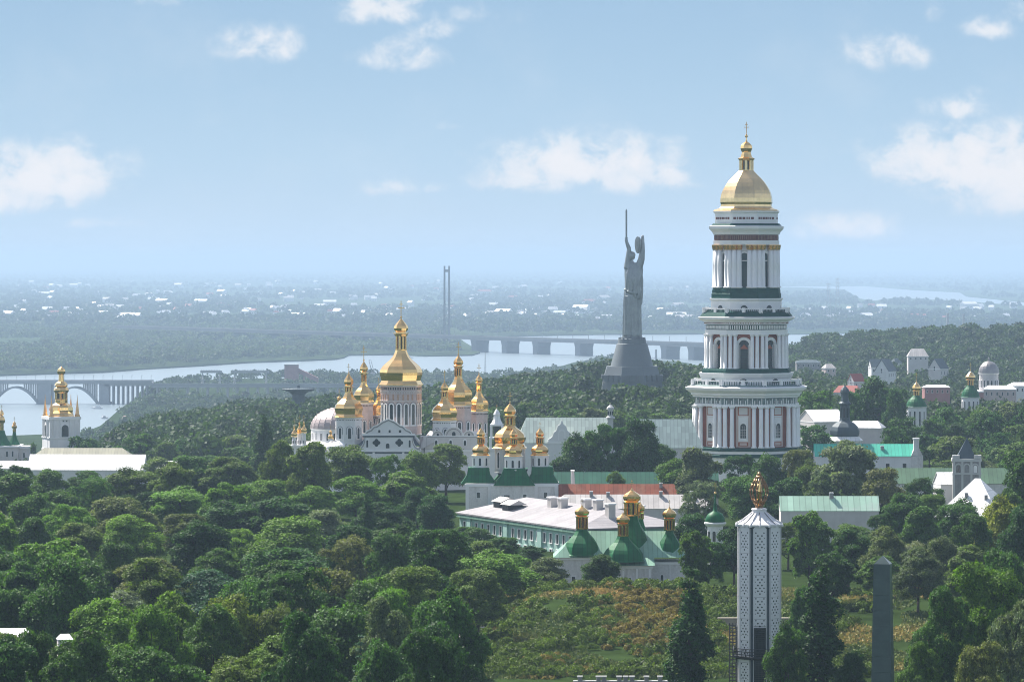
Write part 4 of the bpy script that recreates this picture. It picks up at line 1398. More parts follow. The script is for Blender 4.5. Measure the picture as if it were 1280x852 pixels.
# ------------------------------------------------------------------ statue on its pedestal
def statue():
    D = 2030
    th = Thing('pedestal', 'dark truncated cone pedestal on a flared plinth under the colossal statue', 'pedestal', 790, 484, D)
    Z = th.z
    mb = MB().lathe([(27, Z(458)), (19.2, Z(429.5)), (18, Z(429))], 48, 0, smooth=False)
    mb.lathe([(17.6, Z(429)), (17.2, Z(423.5)), (14, Z(423)), (13.5, Z(421))], 24)
    for k in range(16):
        a = k * 2 * math.pi / 16
        mb.lathe([(1.2, Z(424)), (1.2, Z(421.6))], 6, 0, 15.8 * math.sin(a), -15.8 * math.cos(a))
    th.part('cone', mb, M_pedestal)
    mb = MB()
    n = 8
    rot = R_(22.5)
    mb.lathe([(42, -16), (40, Z(478)), (34, Z(457.5))], n, rot)
    for k in range(n):
        mb.M = Matrix.Rotation(k * math.pi / 4, 4, 'Z')
        for x in (-9, 0, 9):
            mb.box(x - 3, x + 3, -38.2, -30, Z(476), Z(468), 1)  # raised boxes in a darker tone: recess shade put into the colour
    mb.M = Matrix.Identity(4)
    th.part('plinth', mb, [M_pedestal, M_niche_shade])

    st = Thing('statue', 'colossal steel woman raising a sword and a shield above the river hills', 'statue', 790, 421.2, D)
    s = st.s
    # body: cross-sections with pleats, then arms, neck and head, fused by a remesh
    mb = MB()
    secs = [(-0.5, 0, 11.0, 8.6, 1.0), (20, 0.2, 10.6, 8.2, 1.0), (40, .4, 10.3, 8.0, .9), (52, 1.0, 10.6, 8.0, .7), (62, 1.6, 10.2, 7.6, .4), (70, 1.8, 10.6, 7.4, .3),
            (78, 2.0, 11.2, 7.2, .25), (85, 2.2, 11.6, 6.8, .15), (89.5, 1.8, 10.4, 5.8, .1), (92, 1.2, 6.5, 4.6, 0), (93.5, .4, 3.2, 3.0, 0)]
    N = 64
    vs, fs = [], []
    for (z, cx, rx, ry, pl) in secs:
        for k in range(N):
            a = 2 * math.pi * k / N
            q = 1 + pl * (.12 * math.sin(9 * a + .4) + .07 * math.sin(17 * a + 1))
            vs.append((cx + rx * q * math.cos(a), ry * q * math.sin(a), z))
    for i in range(len(secs) - 1):
        for k in range(N):
            fs.append((i * N + k, i * N + (k + 1) % N, (i + 1) * N + (k + 1) % N, (i + 1) * N + k))
    fs += [tuple(range(N))[::-1], tuple((len(secs) - 1) * N + k for k in range(N))]
    mb.add(vs, fs)
    X = lambda px: px - 790

    def blob(c, r, n=12):
        prof = [(r[0] * math.cos(t), r[2] * math.sin(t)) for t in [(-.5 + i / 8) * math.pi for i in range(9)]]
        prof = [(max(a, .05), b) for a, b in prof]
        m0 = mb.M.copy()
        mb.M = m0 @ Matrix.Translation(c) @ Matrix.Diagonal((1, r[1] / r[0], 1, 1))
        mb.lathe(prof, n)
        mb.M = m0
    # neck and head with crown of hair, nose and chin
    mb.chain([(0, 0, 91), (-.8, -.2, 98)], [2.6, 2.1], 10)
    blob((-1.4, -.4, 101.4), (3.9, 4.3, 5.2))
    blob((-.2, .8, 102.8), (4.8, 4.6, 4.4))
    blob((1.2, 2.0, 99.6), (2.8, 2.4, 3.0))
    blob((-2.2, -3.9, 100.6), (.7, .9, 1.0))
    blob((-2.0, -3.2, 98.0), (1.5, 1.2, .9))
    blob((-2.2, -3.2, 103.6), (2.4, .9, .6))
    # left side of the photo: arm with the sword
    mb.chain([(X(783.4), -1, 85.5), (X(784.8), -1.2, 98), (X(786.4), -1.6, 110), (X(784.2), -1.8, 116), (X(782.8), -2, 120.5)], [4.0, 3.4, 2.9, 2.3, 1.9], 10)
    blob((X(782.8), -2, 121), (2.1, 1.8, 2.3))
    # right side: arm with the shield
    mb.chain([(X(798), -1, 86), (X(801.6), -1.5, 97), (X(802.8), -1.8, 108), (X(803.0), -2, 118), (X(803.2), -2, 124)], [5.2, 4.4, 3.5, 2.7, 2.1], 10)
    blob((X(803.2), -2.2, 125), (2.0, 1.8, 2.6))
    # sleeve folds and chest
    for i in range(5):
        mb.chain([(X(797 + i * 1.2), -6.5, 88 - i * 1.5), (X(794.5 + i), -7.6, 74 - i * 2), (X(796 + i * 1.3), -6.8, 60 - i * 3)], [.9, 1.3, .8], 6)
    for sx in (785.5, 791.5):
        blob((X(sx), -5.4, 80), (2.6, 2.4, 2.6))
    for i in range(7):
        px = 781 + i * 3
        mb.chain([(X(px), -6.6 - (3 - abs(3 - i)) * .55, 52), (X(px), -6.9 - (3 - abs(3 - i)) * .55, 2)], [.8, 1.1], 6)
    for i in range(6):
        x0 = 782.5 + i * 3.0
        mb.chain([(X(x0 + 3), -6.4, 87 - i), (X(x0 + 1.2), -8.4, 76 - i), (X(x0 - .5 + (i % 2)), -8.6, 58 - 2 * i)], [.8, 1.35, 1.0], 6)
    mb.chain([(X(780), -3, 60), (X(786), -8.3, 56), (X(795), -8.5, 55), (X(802), -4, 59)], [1.2, 1.4, 1.4, 1.2], 6)
    # scarf falling down the right side
    mb.chain([(X(799), 2, 88), (X(802.4), 2, 72), (X(802.4), 2, 56), (X(801.6), 2, 41)], [2.6, 2.0, 1.8, 1.5], 8)
    body = st.part('figure', mb, M_steel)
    md = body.modifiers.new('fuse', 'REMESH')
    md.mode = 'VOXEL'
    md.voxel_size = .30 * s / .389
    md.use_smooth_shade = True
    mb = MB().box(-1.1, 1.1, -.45, .45, 4, 38).add([(-1.1, -.45, 38), (1.1, -.45, 38), (1.1, .45, 38), (-1.1, .45, 38), (0, 0, 40)], [(0, 1, 4), (1, 2, 4), (2, 3, 4), (3, 0, 4)])
    mb.box(-2.0, 2.0, -.6, .6, 2.8, 4.2).lathe([(.55, -3), (.55, 3)], 8)
    st.part('sword', mb, M_steel, None, (X(782.9), -2, 120))
    mb = MB()
    pts = [(math.sin(a) * 5.6, math.cos(a) * (9 if math.cos(a) > 0 else 12)) for a in [2 * math.pi * k / 24 for k in range(24)]]
    mb.yz(pts, -1.0, .6)
    mb.yz([(p[0] * .72, p[1] * .72) for p in pts], -1.5, -.4)
    mb.yz([(p[0] * .25, p[1] * .25) for p in pts], -1.9, -.6)
    st.part('shield', mb, M_steel, None, (X(797.6), -3.5, 116.5), R_(38))


statue()


# ------------------------------------------------------------------ candle memorial
def candle():
    D = 600
    th = Thing('memorial_candle', 'white perforated candle tower with bronze flame in the lower right', 'memorial', 949, 872, D)
    Z = th.z
    R = 28.6
    rot = R_(22.5 - 1.5)
    # dark core
    th.part('core', MB().lathe([(R - 2.2, -10), (R - 2.2, Z(656))], 8, rot), M_slate)
    ap = R * math.cos(math.pi / 8)
    H = Z(656)

    def panel():
        mb = MB()
        w = 8.3
        mb.xz([(-w, -10), (-w, H - 3), (-w + 3, H), (w - 3, H), (w, H - 3), (w, -10)], -.4, 1.8, 0)
        mb.ring_xz([(-w, 4), (-w, H - 3), (-w + 3, H), (w - 3, H), (w, H - 3), (w, 4)], [(-w + 1.2, 4), (-w + 1.2, H - 3.6), (-w + 3.4, H - 1.4), (w - 3.4, H - 1.4), (w - 1.2, H - 3.6), (w - 1.2, 4)], -.9, -.2, 0)
        band = 27.2
        b = 0
        z = H - 8
        while z - band > -10:
            for i in range(7):
                zz = z - i * 3.55
                cols = ((-2, 2), (-1, 1), (0,), (-1, 1), (-2, 0, 2), (-1, 1), (0,))[i]
                for cc in cols:
                    x = cc * 2.5
                    r = 1.2 if abs(cc) < 2 else 1.05
                    mb.xz([(x - r, zz), (x, zz + r * 1.1), (x + r, zz), (x, zz - r * 1.1)], -.48, .4, 1)
            for x in (-5.6, 5.6):
                for dz in (-6.5, -19):
                    mb.xz([(x - .6, z + dz), (x, z + dz + .7), (x + .6, z + dz), (x, z + dz - .7)], -.48, .4, 1)
            mb.box(-w, w, -.46, .3, z - band + 1.5, z - band + 1.9, 2)
            z -= band
        return mb
    for k in range(8):
        a = rot + (k + .5) * math.pi / 4
        th.share('panel', 'wall_panel', panel, [M_candle, M_dark, M_stonegrey], None, (ap * math.sin(a), -ap * math.cos(a), 0), a)
    # roof: ribbed low cone with scalloped eaves
    mb = MB().lathe([(R + 1.6, Z(656.5)), (R + 2.2, Z(654)), (R * .8, Z(650)), (R * .5, Z(644)), (R * .34, Z(640))], 8, rot)
    mb.lathe([(9.2, Z(642)), (9.2, Z(637)), (10, Z(636.4)), (10, Z(635.4)), (7, Z(634.6))], 16, mi=0)
    for k in range(16):
        a = rot + k * math.pi / 8
        rr = (R + 2.2) if k % 2 == 0 else (R + 2.2) * math.cos(math.pi / 8)
        r2 = R * .8 if k % 2 == 0 else R * .8 * math.cos(math.pi / 8)
        r3 = R * .34 if k % 2 == 0 else R * .34 * math.cos(math.pi / 8)
        mb.chain([(rr * math.sin(a), -rr * math.cos(a), Z(653.6)), (r2 * math.sin(a), -r2 * math.cos(a), Z(649.6)), (r3 * math.sin(a), -r3 * math.cos(a), Z(639.6))], [.7, .6, .5], 5, 1 if k % 2 else 0)
        mb.lathe([(1.5, Z(657)), (1.7, Z(655)), (.6, Z(653))], 6, 0, rr * math.sin(a), -rr * math.cos(a))
    th.part('roof', mb, [M_candle, M_stonegrey])
    # flame: open cage of bronze ribs
    mb = MB()
    prof = [(3.6, 634), (5.2, 630), (9, 624), (11.6, 617), (11.4, 611), (8.6, 604), (5, 598), (2.4, 594), (.8, 590)]
    for k in range(12):
        a = k * 2 * math.pi / 12
        pts = [(r * math.sin(a + (634 - z) * .012), -r * math.cos(a + (634 - z) * .012), Z(z)) for r, z in prof]
        mb.chain(pts, [.85] * len(pts), 6)
    mb.lathe([(4.4, Z(635)), (4.4, Z(632.6))], 12)
    mb.lathe([(1.6, Z(634)), (2.6, Z(624)), (3.2, Z(614)), (2.2, Z(604)), (.6, Z(596))], 8, mi=1)
    th.part('flame', mb, [M_bronze, M_gold])
    # tall black lattice door and the ring gallery
    a = rot + .5 * math.pi / 4
    for k in (7, 1, 3, 5):
        a = rot + (k + .5) * math.pi / 4
        def door():
            mb = MB().box(-7.4, 7.4, -1.4, -.95, -10, Z(782))
            for i in range(9):
                mb.box(-7.4 + i * 1.8, -7.0 + i * 1.8, -1.9, -1.3, -10, Z(782), 1)
            for i in range(40):
                mb.box(-7.5, 7.5, -2.0, -1.4, -9 + i * 2.6, -8.6 + i * 2.6, 1)
            return mb
        th.share('door', 'lattice_door', door, [M_dark, M_darkmetal], None, (ap * math.sin(a), -ap * math.cos(a), 0), a)
    mb = MB().lathe([(R + 1, Z(822)), (R + 6, Z(820)), (R + 6, Z(818)), (R + 1, Z(818))], 8, rot)
    for k in range(32):
        a0 = rot + k * math.pi / 16
        rr = (R + 6) * math.cos(math.pi / 8) / math.cos(((a0 - rot) % (math.pi / 4)) - math.pi / 8)
        mb.tube((rr * math.sin(a0), -rr * math.cos(a0), Z(819)), (rr * math.sin(a0), -rr * math.cos(a0), Z(808)), .4, .4, 5)
    for zz in (808, 811.5, 815):
        mb.lathe([(R + 5.6, Z(zz)), (R + 6.2, Z(zz)), (R + 6.2, Z(zz + .9)), (R + 5.6, Z(zz + .9)), (R + 5.6, Z(zz))], 8, rot, caps=False)
    th.part('gallery', mb, M_darkmetal)
    # iron bell frames at both sides
    for i, (px, w) in enumerate(((916, 8), (984, 9))):
        f = Thing('iron_frame', ('black iron lattice frame at the left foot of the white candle tower', 'black iron lattice frame behind the tree right of the white candle tower')[i], 'frame', px, 872, 604)
        mb = MB()
        for x in (-w / 2, 0, w / 2):
            for y in (-3, 3):
                mb.box(x - .45, x + .45, y - .45, y + .45, -10, 94)
        for k in range(24):
            for y in (-3, 3):
                mb.box(-w / 2 - .6, w / 2 + .6, y - .3, y + .3, -8 + k * 4.3, -7.2 + k * 4.3)
        f.part('lattice', mb, M_darkmetal)


candle()


def obelisk():
    th = Thing('obelisk', 'tall dark granite obelisk with pointed tip in lower right', 'obelisk', 1103.5, 1000, 508)
    Z = th.z
    prof = []
    for k in range(16):
        f0, f1 = k / 16, (k + 1) / 16
        z0, z1 = -10 + (Z(704) + 10) * f0, -10 + (Z(704) + 10) * f1
        prof += [(22 - 7.7 * f0, z0), (22 - 7.7 * f1, z1 - .5), (21.6 - 7.7 * f1, z1 - .3), (21.6 - 7.7 * f1, z1 - .1)]
    mb = MB().lathe(prof + [(14.3, Z(704)), (.3, Z(694))], 4, R_(32))
    th.part('shaft', mb, M_granite)
    th.part('base', MB().lathe([(34, -10), (34, 14), (28, 16), (28, 22)], 4, R_(32)), M_granite)


obelisk()


# ------------------------------------------------------------------ left: lower monastery
def cave_belfry():
    th = Thing('belfry', 'white square belfry with gilded tiered cupola and four corner spikes by the river', 'belfry', 76.5, 600, 1500, R_(20))
    Z = th.z
    w = 19.5
    mb = MB().box(-w, w, -w, w, -10, Z(522))
    mb.box(-w - 1, w + 1, -w - 1, w + 1, Z(523.5), Z(520), 1)
    mb.box(-w - .8, w + .8, -w - .8, w + .8, Z(547), Z(545.2), 1)
    mb.box(-w - .8, w + .8, -w - .8, w + .8, Z(562), Z(560), 1)
    for sx in (-1, 1):
        for sy in (-1, 1):
            for (dx, dy) in ((1.5, 0), (6, 0), (0, 6)):
                mb.lathe([(1.4, Z(545)), (1.2, Z(524))], 8, 0, sx * (w - dx), sy * (w - dy))
    for k in range(4):
        mb.M = Matrix.Rotation(k * math.pi / 2, 4, 'Z')
        for x in (-6.5, 6.5):
            mb.lathe([(1.2, Z(545)), (1.0, Z(524))], 8, 0, x, -w - .4)
        mb.box(-9, 9, -w - .3, -w + 1, Z(559), Z(549), 1)
        mb.lathe([(.9, Z(526)), (.9, Z(524.6))], 6, 0, -2, -w, mi=2)
        mb.lathe([(.9, Z(526)), (.9, Z(524.6))], 6, 0, 2, -w, mi=2)
    mb.M = Matrix.Identity(4)
    th.part('tower', mb, [M_white, M_trim, M_dark])
    for k in range(4):
        a = k * math.pi / 2
        th.share('w', 'arch_window', lambda: window_mb(9, 15, 1.0, True, 1), [M_dark, M_trim], None, (w * math.sin(a), -w * math.cos(a), Z(545)), a)
    d = th.part('dome', MB().lathe([(17, 0), (15, 1.6), (13.6, 4), (15, 7.5), (14.6, 11), (12.4, 14), (9, 16), (7.6, 17)], 8, R_(22.5)), M_gold, None, (0, 0, Z(520)))
    mb = MB().lathe([(5, 0), (5, 14)], 8, R_(22.5), mi=1)
    for k in range(8):
        a = R_(22.5) + k * math.pi / 4
        mb.lathe([(1.4, 0), (1.4, 14)], 5, 0, 6.6 * math.sin(a), -6.6 * math.cos(a))
    mb.lathe([(8, 0), (8, 4), (7, 5)], 8, R_(22.5)).lathe([(7.4, 12), (9.4, 14.4), (9.6, 16), (8.4, 19), (6.4, 20.5), (8.4, 22), (7, 25), (4.6, 27)], 8, R_(22.5))
    th.part('lantern', mb, [M_gold, M_dark], d, (0, 0, 16.6))
    mb = MB().lathe([(3.4, 0), (3.2, 9), (4.8, 10.5), (5.2, 13), (4.6, 15.4), (2.4, 17.4), (.6, 18.6)], 8, R_(22.5))
    th.part('cupola', mb, M_gold, d, (0, 0, 43))
    for sx in (-1, 1):
        for sy in (-1, 1):
            th.share('sp', 'corner_spike', lambda: MB().lathe([(3.4, 0), (3.4, 2), (2.6, 3), (.4, 22), (.2, 27)], 6), M_copper, None, (sx * (w - 3), sy * (w - 3), Z(520.2)))


cave_belfry()


def left_church():
    th = Thing('church', 'white church with green tent domes and gilded heads at left frame edge', 'church', 4, 600, 1560)
    Z, X = th.z, th.x
    mb = MB().box(-40, 20, -10, 40, -15, Z(557)).box(16, 31, -4, 26, -15, Z(558))
    mb.box(-41, 21, -11, 41, Z(559), Z(556.6), 1).box(15.6, 32, -5, 27, Z(560), Z(557.6), 1)
    th.part('wall', mb, [M_pale, M_trim])
    for (x, y, zz) in ((6, -10, 570), (13, -10, 570), (19.5, -4, 572), (26.5, -4, 572), (-4, -10, 570)):
        th.share('w', 'window', lambda: window_mb(2.2, 7, .4, True), [M_dark, M_trim], None, (x, y, Z(zz)))
    for (px, y, R, pb, pt, gr, gh) in ((1, 8, 15, 557, 538, 4.6, 26), (16.5, 12, 7.5, 556, 540, 3.6, 13), (-14, 10, 9, 556, 538, 4, 14)):
        H = pb - pt
        d = th.part('tent_roof', MB().lathe([(R, 0), (R * .8, H * .2), (R * .55, H * .45), (R * .34, H * .75), (R * .26, H)], 8, R_(22.5)), M_green, None, (X(px), y, Z(pb)))
        mb = MB().lathe([(gr * .6, 0), (gr * .6, gh * .35), (gr * .9, gh * .36), (gr, gh * .5), (gr * .8, gh * .62), (gr * .4, gh * .72), (gr * .7, gh * .78), (gr * .5, gh * .9), (.3, gh)], 8, R_(22.5))
        th.part('gilded_head', mb, M_gold, d, (0, 0, H))
        th.part('cross', cross_mb(6), M_gold, d, (0, 0, H + gh))


left_church()
house('long_house', 'long house with olive green tin roof right under the riverside belfry', 'house', 104, 596, 1440, 120, 30, 27, 9, 0, .8, M_pale, M_olive if 'M_olive' in globals() else mat('olive_tin_roof', (.27, .26, .18), .5, var=.15, scale=.2, panel=1.1), ov=1)
t = house('long_house', 'long house with glaring white roof behind the front tree line', 'house', 110, 612, 1380, 144, 44, 26, 18, R_(-3), 0, M_white, M_tin, ov=1)
house('low_house', 'low white roof left of the glaring long white roof', 'house', 24, 606, 1400, 46, 30, 22, 8, 0, 0, M_white, M_tin, ov=1)
t = house('low_house', 'small white house with tall end gable at the wood edge', 'house', 211, 616, 1340, 30, 26, 28, 12, R_(-10), 0, M_white, M_tin, ov=.6)
t.part('end_gable', MB().yz([(-14, 0), (-14, 28), (-4, 38), (-3, 44), (3, 44), (4, 38), (14, 28), (14, 0)], 15, 18), M_white)


# ------------------------------------------------------------------ bridges
def arch_bridge():
    D = 4300
    s = D / F
    zw = -90.0
    th = Thing('arch_bridge', 'concrete arch bridge over the river at left with open spandrels', 'bridge', 57, 505, D)
    Z = th.z
    hwid = 13
    th.part('deck', MB().box(-800, 134, -hwid, hwid, Z(479.5), Z(477)).box(-800, 134, -hwid - 1, -hwid + .6, Z(477), Z(474.8)).box(-800, 134, hwid - .6, hwid + 1, Z(477), Z(474.8)), M_concrete)
    piers = [57 - 74 * k for k in range(7, 0, -1)] + [57, 131]
    for p in piers:
        w = 8 if p != 131 else 6
        th.share(('pier', w), 'pier', lambda: MB().box(-w, w, -hwid + 1, hwid - 1, -6, Z(479.6)).box(-w - 2, w + 2, -hwid - 1, hwid + 1, -6, 3), M_concrete, None, (th.x(p), 0, 0))
    for i in range(len(piers) - 1):
        def span():
            mb = MB()
            L = 74 - 16
            n = 20
            outer = [(-L / 2 + L * k / n, 2 + 20.4 * (1 - (2 * k / n - 1) ** 2)) for k in range(n + 1)]
            inner = [(p[0] * .985, p[1] - 2.0 - .9 * abs(2 * k / n - 1)) for k, p in enumerate(outer)]
            for y in (-hwid + 2, hwid - 4):
                mb.ring_xz(outer, inner, y, y + 2)
                for k in range(1, n):
                    x, z = outer[k]
                    if z < 20.5:
                        mb.box(x - .7, x + .7, y, y + 2, z - .6, Z(479.4))
            return mb
        th.share('span', 'arch', span, M_concrete, None, (th.x((piers[i] + piers[i + 1]) / 2), 0, 0))
    mb = MB()
    for k in range(8):
        x = th.x(142 + k * 6)
        mb.box(x - .8, x + .8, -hwid + 2, hwid - 2, -8, Z(479.6))
    mb.box(75, 134, -hwid + 1, hwid - 1, Z(482), Z(479.4))
    th.part('approach', mb, M_concrete)
    mb = MB()
    for k in range(26):
        x = th.x(-110 + k * 12)
        mb.box(x - .15, x + .15, -hwid, -hwid + .3, Z(477), Z(468.5))
        mb.box(x - .15, x + 1.3, -hwid, -hwid + .3, Z(469), Z(468.5))
    th.part('lamp_posts', mb, M_concrete)
    # viaduct going on over the bank
    v = Thing('viaduct', 'low rail viaduct running along the near river bank past the gantries', 'viaduct', 190, 500, 4300)
    mb = MB().box(0, 760, -10, 10, v.z(484), v.z(480)).box(0, 760, -11, -9.6, v.z(480), v.z(478.6))
    for k in range(60):
        mb.box(6 + k * 12.5, 8.4 + k * 12.5, -8, 8, -14, v.z(483.8))
    v.part('deck', mb, M_concrete)
    for i, (px0, px1) in enumerate(((252, 276), (291, 335))):
        g = Thing('gantry_crane', ('steel gantry crane of shorter span beside the rail viaduct', 'steel gantry crane of longer span beside the rail viaduct')[i], 'crane', (px0 + px1) / 2, 486, 4600)
        w = (px1 - px0) / 2
        mb = MB().box(-w - 1.5, w + 1.5, -1.4, 1.4, g.z(466), g.z(463))
        for k in range(int(w)):
            mb.box(-w + k * 2, -w + k * 2 + .4, -1.4, 1.4, g.z(463.2), g.z(461.5))
        for sx in (-1, 1):
            for dx in (-2.4, 2.4):
                mb.tube((sx * w * .9 + dx, 0, -16), (sx * w * .9, 0, g.z(465)), .6, .6, 5)
            mb.box(sx * w * .9 - 3, sx * w * .9 + 3, -.5, .5, g.z(475), g.z(474))
        g.part('frame', mb, M_concrete)


arch_bridge()


def south_bridge():
    zd = -65.5
    p0 = Vector((XD(150, 7850), 7850, 0))
    p1 = Vector((XD(1010, 5950), 5950, 0))
    th = Thing('cable_bridge', 'long hazy road bridge with a twin legged tower across the river', 'bridge', 640, 420, 6800)
    th.s = 1.0
    d = p1 - p0
    L = d.length
    ang = math.atan2(d.y, d.x)
    th.root.location = (p0.x, p0.y, zd)
    th.root.rotation_euler.z = ang
    th.part('deck', MB().box(0, L, -15, 15, -4.5, -.6).box(0, L, -15.4, -14.4, -.6, 1.4).box(0, L, 14.4, 15.4, -.6, 1.4), M_concdark)

    def at(px):
        # distance along the bridge where the sight line through px crosses it
        u = (px - 640) / F
        t = (u * p0.y - p0.x) / (d.x - u * d.y)
        return t * L
    for px in (600, 638, 677, 730, 838, 872, 905, 945, 985):
        th.share('pier', 'pier', lambda: MB().xz([(-7, -26), (-7, -12), (-10, -4.4), (10, -4.4), (7, -12), (7, -26)], -12, 12), M_concdark, None, (at(px), 0, 0))
    for px in (300, 340, 380, 420, 460, 500):
        th.share('pier2', 'pier', lambda: MB().box(-2, 2, -12, 12, -26, -4.4), M_concdark, None, (at(px), 0, 0))
    mb = MB()
    for sx in (-3.9, 3.9):
        mb.add([(sx - 1.9, -3, -26), (sx + 1.9, -3, -26), (sx + 1.9, 3, -26), (sx - 1.9, 3, -26), (sx * .95 - 1.4, -2, 114), (sx * .95 + 1.4, -2, 114), (sx * .95 + 1.4, 2, 114), (sx * .95 - 1.4, 2, 114)],
               [(0, 1, 5, 4), (1, 2, 6, 5), (2, 3, 7, 6), (3, 0, 4, 7), (4, 5, 6, 7)])
    mb.box(-3, 3, -1.5, 1.5, 104, 108)
    mb.M = Matrix.Identity(4)
    # the two legs stand across the line of sight
    th.part('tower', mb, M_concdark, None, (at(558.5), 0, 0), -ang)
    rr = rng(5)
    th.part('traffic_lamps', sum_lamps(L), M_concdark)


def sum_lamps(L):
    mb = MB()
    for k in range(int(L / 45)):
        mb.box(k * 45 - .25, k * 45 + .25, -14.8, -14.3, 0, 10)
    return mb


south_bridge()


# ------------------------------------------------------------------ landmarks along the banks
def pylon(px, py_top, py_base, D, label, name='lattice_mast', w=3.0, cat='mast', m=None, arms=True):
    th = Thing(name, label, cat, px, py_base, D)
    h = py_base - py_top
    mb = MB()
    for sx in (-1, 1):
        for sy in (-1, 1):
            mb.tube((sx * w, sy * w, -2), (sx * w * .2, sy * w * .2, h), .22, .16, 4)
    for k in range(10):
        f = k / 10
        ww = w * (1 - .8 * f)
        mb.tube((-ww, -ww, h * f), (ww * .92, -ww * .92, h * (f + .1)), .14, .14, 4)
        mb.tube((ww, -ww, h * f), (-ww * .92, -ww * .92, h * (f + .1)), .14, .14, 4)
    if arms:
        for f in (.72, .84, .95):
            mb.box(-w * 1.1, w * 1.1, -.2, .2, h * f, h * f + .4)
    th.part('lattice', mb, m or M_concrete)


def stack(px, py_top, py_base, D, label, w=1.8):
    th = Thing('factory_chimney', label, 'chimney', px, py_base, D)
    h = py_base - py_top
    th.part('shaft', MB().lathe([(w * 1.25, -4), (w * .8, h), (w * .9, h + .3)], 12, smooth=False), M_concrete)


pylon(1035.5, 353, 392, 9500, 'hazy power mast on the far bank, shorter left one of the pair')
pylon(1047, 347, 388, 9800, 'hazy power mast on the far bank, taller right one of the pair')
stack(1184.5, 391.5, 425, 5200, 'grey factory chimney beyond the wooded ridge, left of the pair')
stack(1204.5, 392.5, 425, 5200, 'grey factory chimney beyond the wooded ridge, right of the pair', 1.4)
stack(820, 437, 460, 5600, 'slim chimney stack just right of the statue pedestal by the river', 1.3)
pylon(606.5, 439, 475, 5200, 'slim lattice mast on near river bank above the gilded domes', w=1.2, arms=False)



def harbour_crane():
    th = Thing('harbour_crane', 'harbour crane with raised slanting jib behind the cathedral', 'crane', 466, 476, 4900)
    mb = MB().box(-3, 3, -3, 3, -3, 10).tube((0, 0, 8), (-5, 0, 26), .6, .4, 5).tube((2, 0, 10), (-2.6, 0, 27), .4, .3, 5).tube((-2.6, 0, 27), (-5, 0, 26), .3, .3, 5)
    th.part('frame', mb, M_concrete)


harbour_crane()


def grain_plant():
    th = Thing('loading_plant', 'pink brick loading tower with sloping conveyor gallery on the river bank', 'building', 364, 480, 4700)
    mb = MB().box(-8, 9, -8, 8, -6, 24).box(-8.6, 9.6, -8.6, 8.6, 24, 25, 1)
    th.part('tower', mb, [M_brick, M_concrete])
    mb = MB().xz([(9, 20), (9, 14), (34, 2), (34, 8)], -4, 4)
    for x in (16, 24, 32):
        mb.box(x - .8, x + .8, -3, 3, -6, 14 - (x - 9) * .48)
    th.part('conveyor_gallery', mb, M_brick)


grain_plant()


def saucer():
    th = Thing('saucer_building', 'dark round flat disc building on a stem in the wooded slope', 'building', 373, 505, 2300)
    mb = MB().lathe([(8, -14), (8, 12), (11, 15), (20, 17.6), (20.5, 19), (19.5, 19.6), (6, 20.4)], 32)
    mb.lathe([(2.4, 20), (1.6, 23.5)], 10)
    th.part('disc', mb, M_slate)
    mb = MB()
    for k in range(24):
        a = 2 * math.pi * k / 24
        mb.tube((20 * math.sin(a), -20 * math.cos(a), 19), (20 * math.sin(a), -20 * math.cos(a), 20.6), .15, .15, 4)
    mb.lathe([(20.2, 20.4), (20.2, 20.7), (19.9, 20.7), (19.9, 20.4), (20.2, 20.4)], 24, caps=False)
    th.part('railing', mb, M_slate)


saucer()

house('boathouse', 'low boathouse with pink roof on the water edge below the arch bridge', 'boathouse', 166, 530, 3800, 28, 14, 6, 4, R_(-8), .5, M_pale, mat('pink_metal_roof', (.55, .30, .33), .6, var=.1, scale=.2), ov=1)


def boat(px, py, D, L, label, rz):
    th = Thing('boat', label, 'boat', px, py, D, rz)
    hull = [(-L / 2, 0), (-L / 2 + .5, -L * .12), (L * .25, -L * .14), (L / 2, 0), (L * .25, L * .14), (-L / 2 + .5, L * .12)]
    mb = MB()
    n = len(hull)
    vs = [(p[0] * .92, p[1] * .8, -.8) for p in hull] + [(p[0], p[1], L * .1) for p in hull]
    mb.add(vs, [tuple(range(n))[::-1], tuple(range(n, 2 * n))] + [(i, (i + 1) % n, n + (i + 1) % n, n + i) for i in range(n)])
    th.part('hull', mb, M_trim)
    mb = MB().box(-L * .32, L * .12, -L * .09, L * .09, L * .1, L * .22).box(-L * .25, L * .02, -L * .08, L * .08, L * .22, L * .3)
    mb.box(-L * .3, L * .1, -L * .095, -L * .088, L * .13, L * .19, 1)
    th.part('cabin', mb, [M_trim, M_dark])


boat(121, 510, 4160, 16, 'white river boat moored by the bank below the arch bridge', R_(160))
boat(131, 522, 3900, 10, 'smaller boat at the wooded bank nearer than the white one', R_(30))
boat(512, 447, 6200, 9, 'tiny barge off the tip of the wooded island', R_(10))


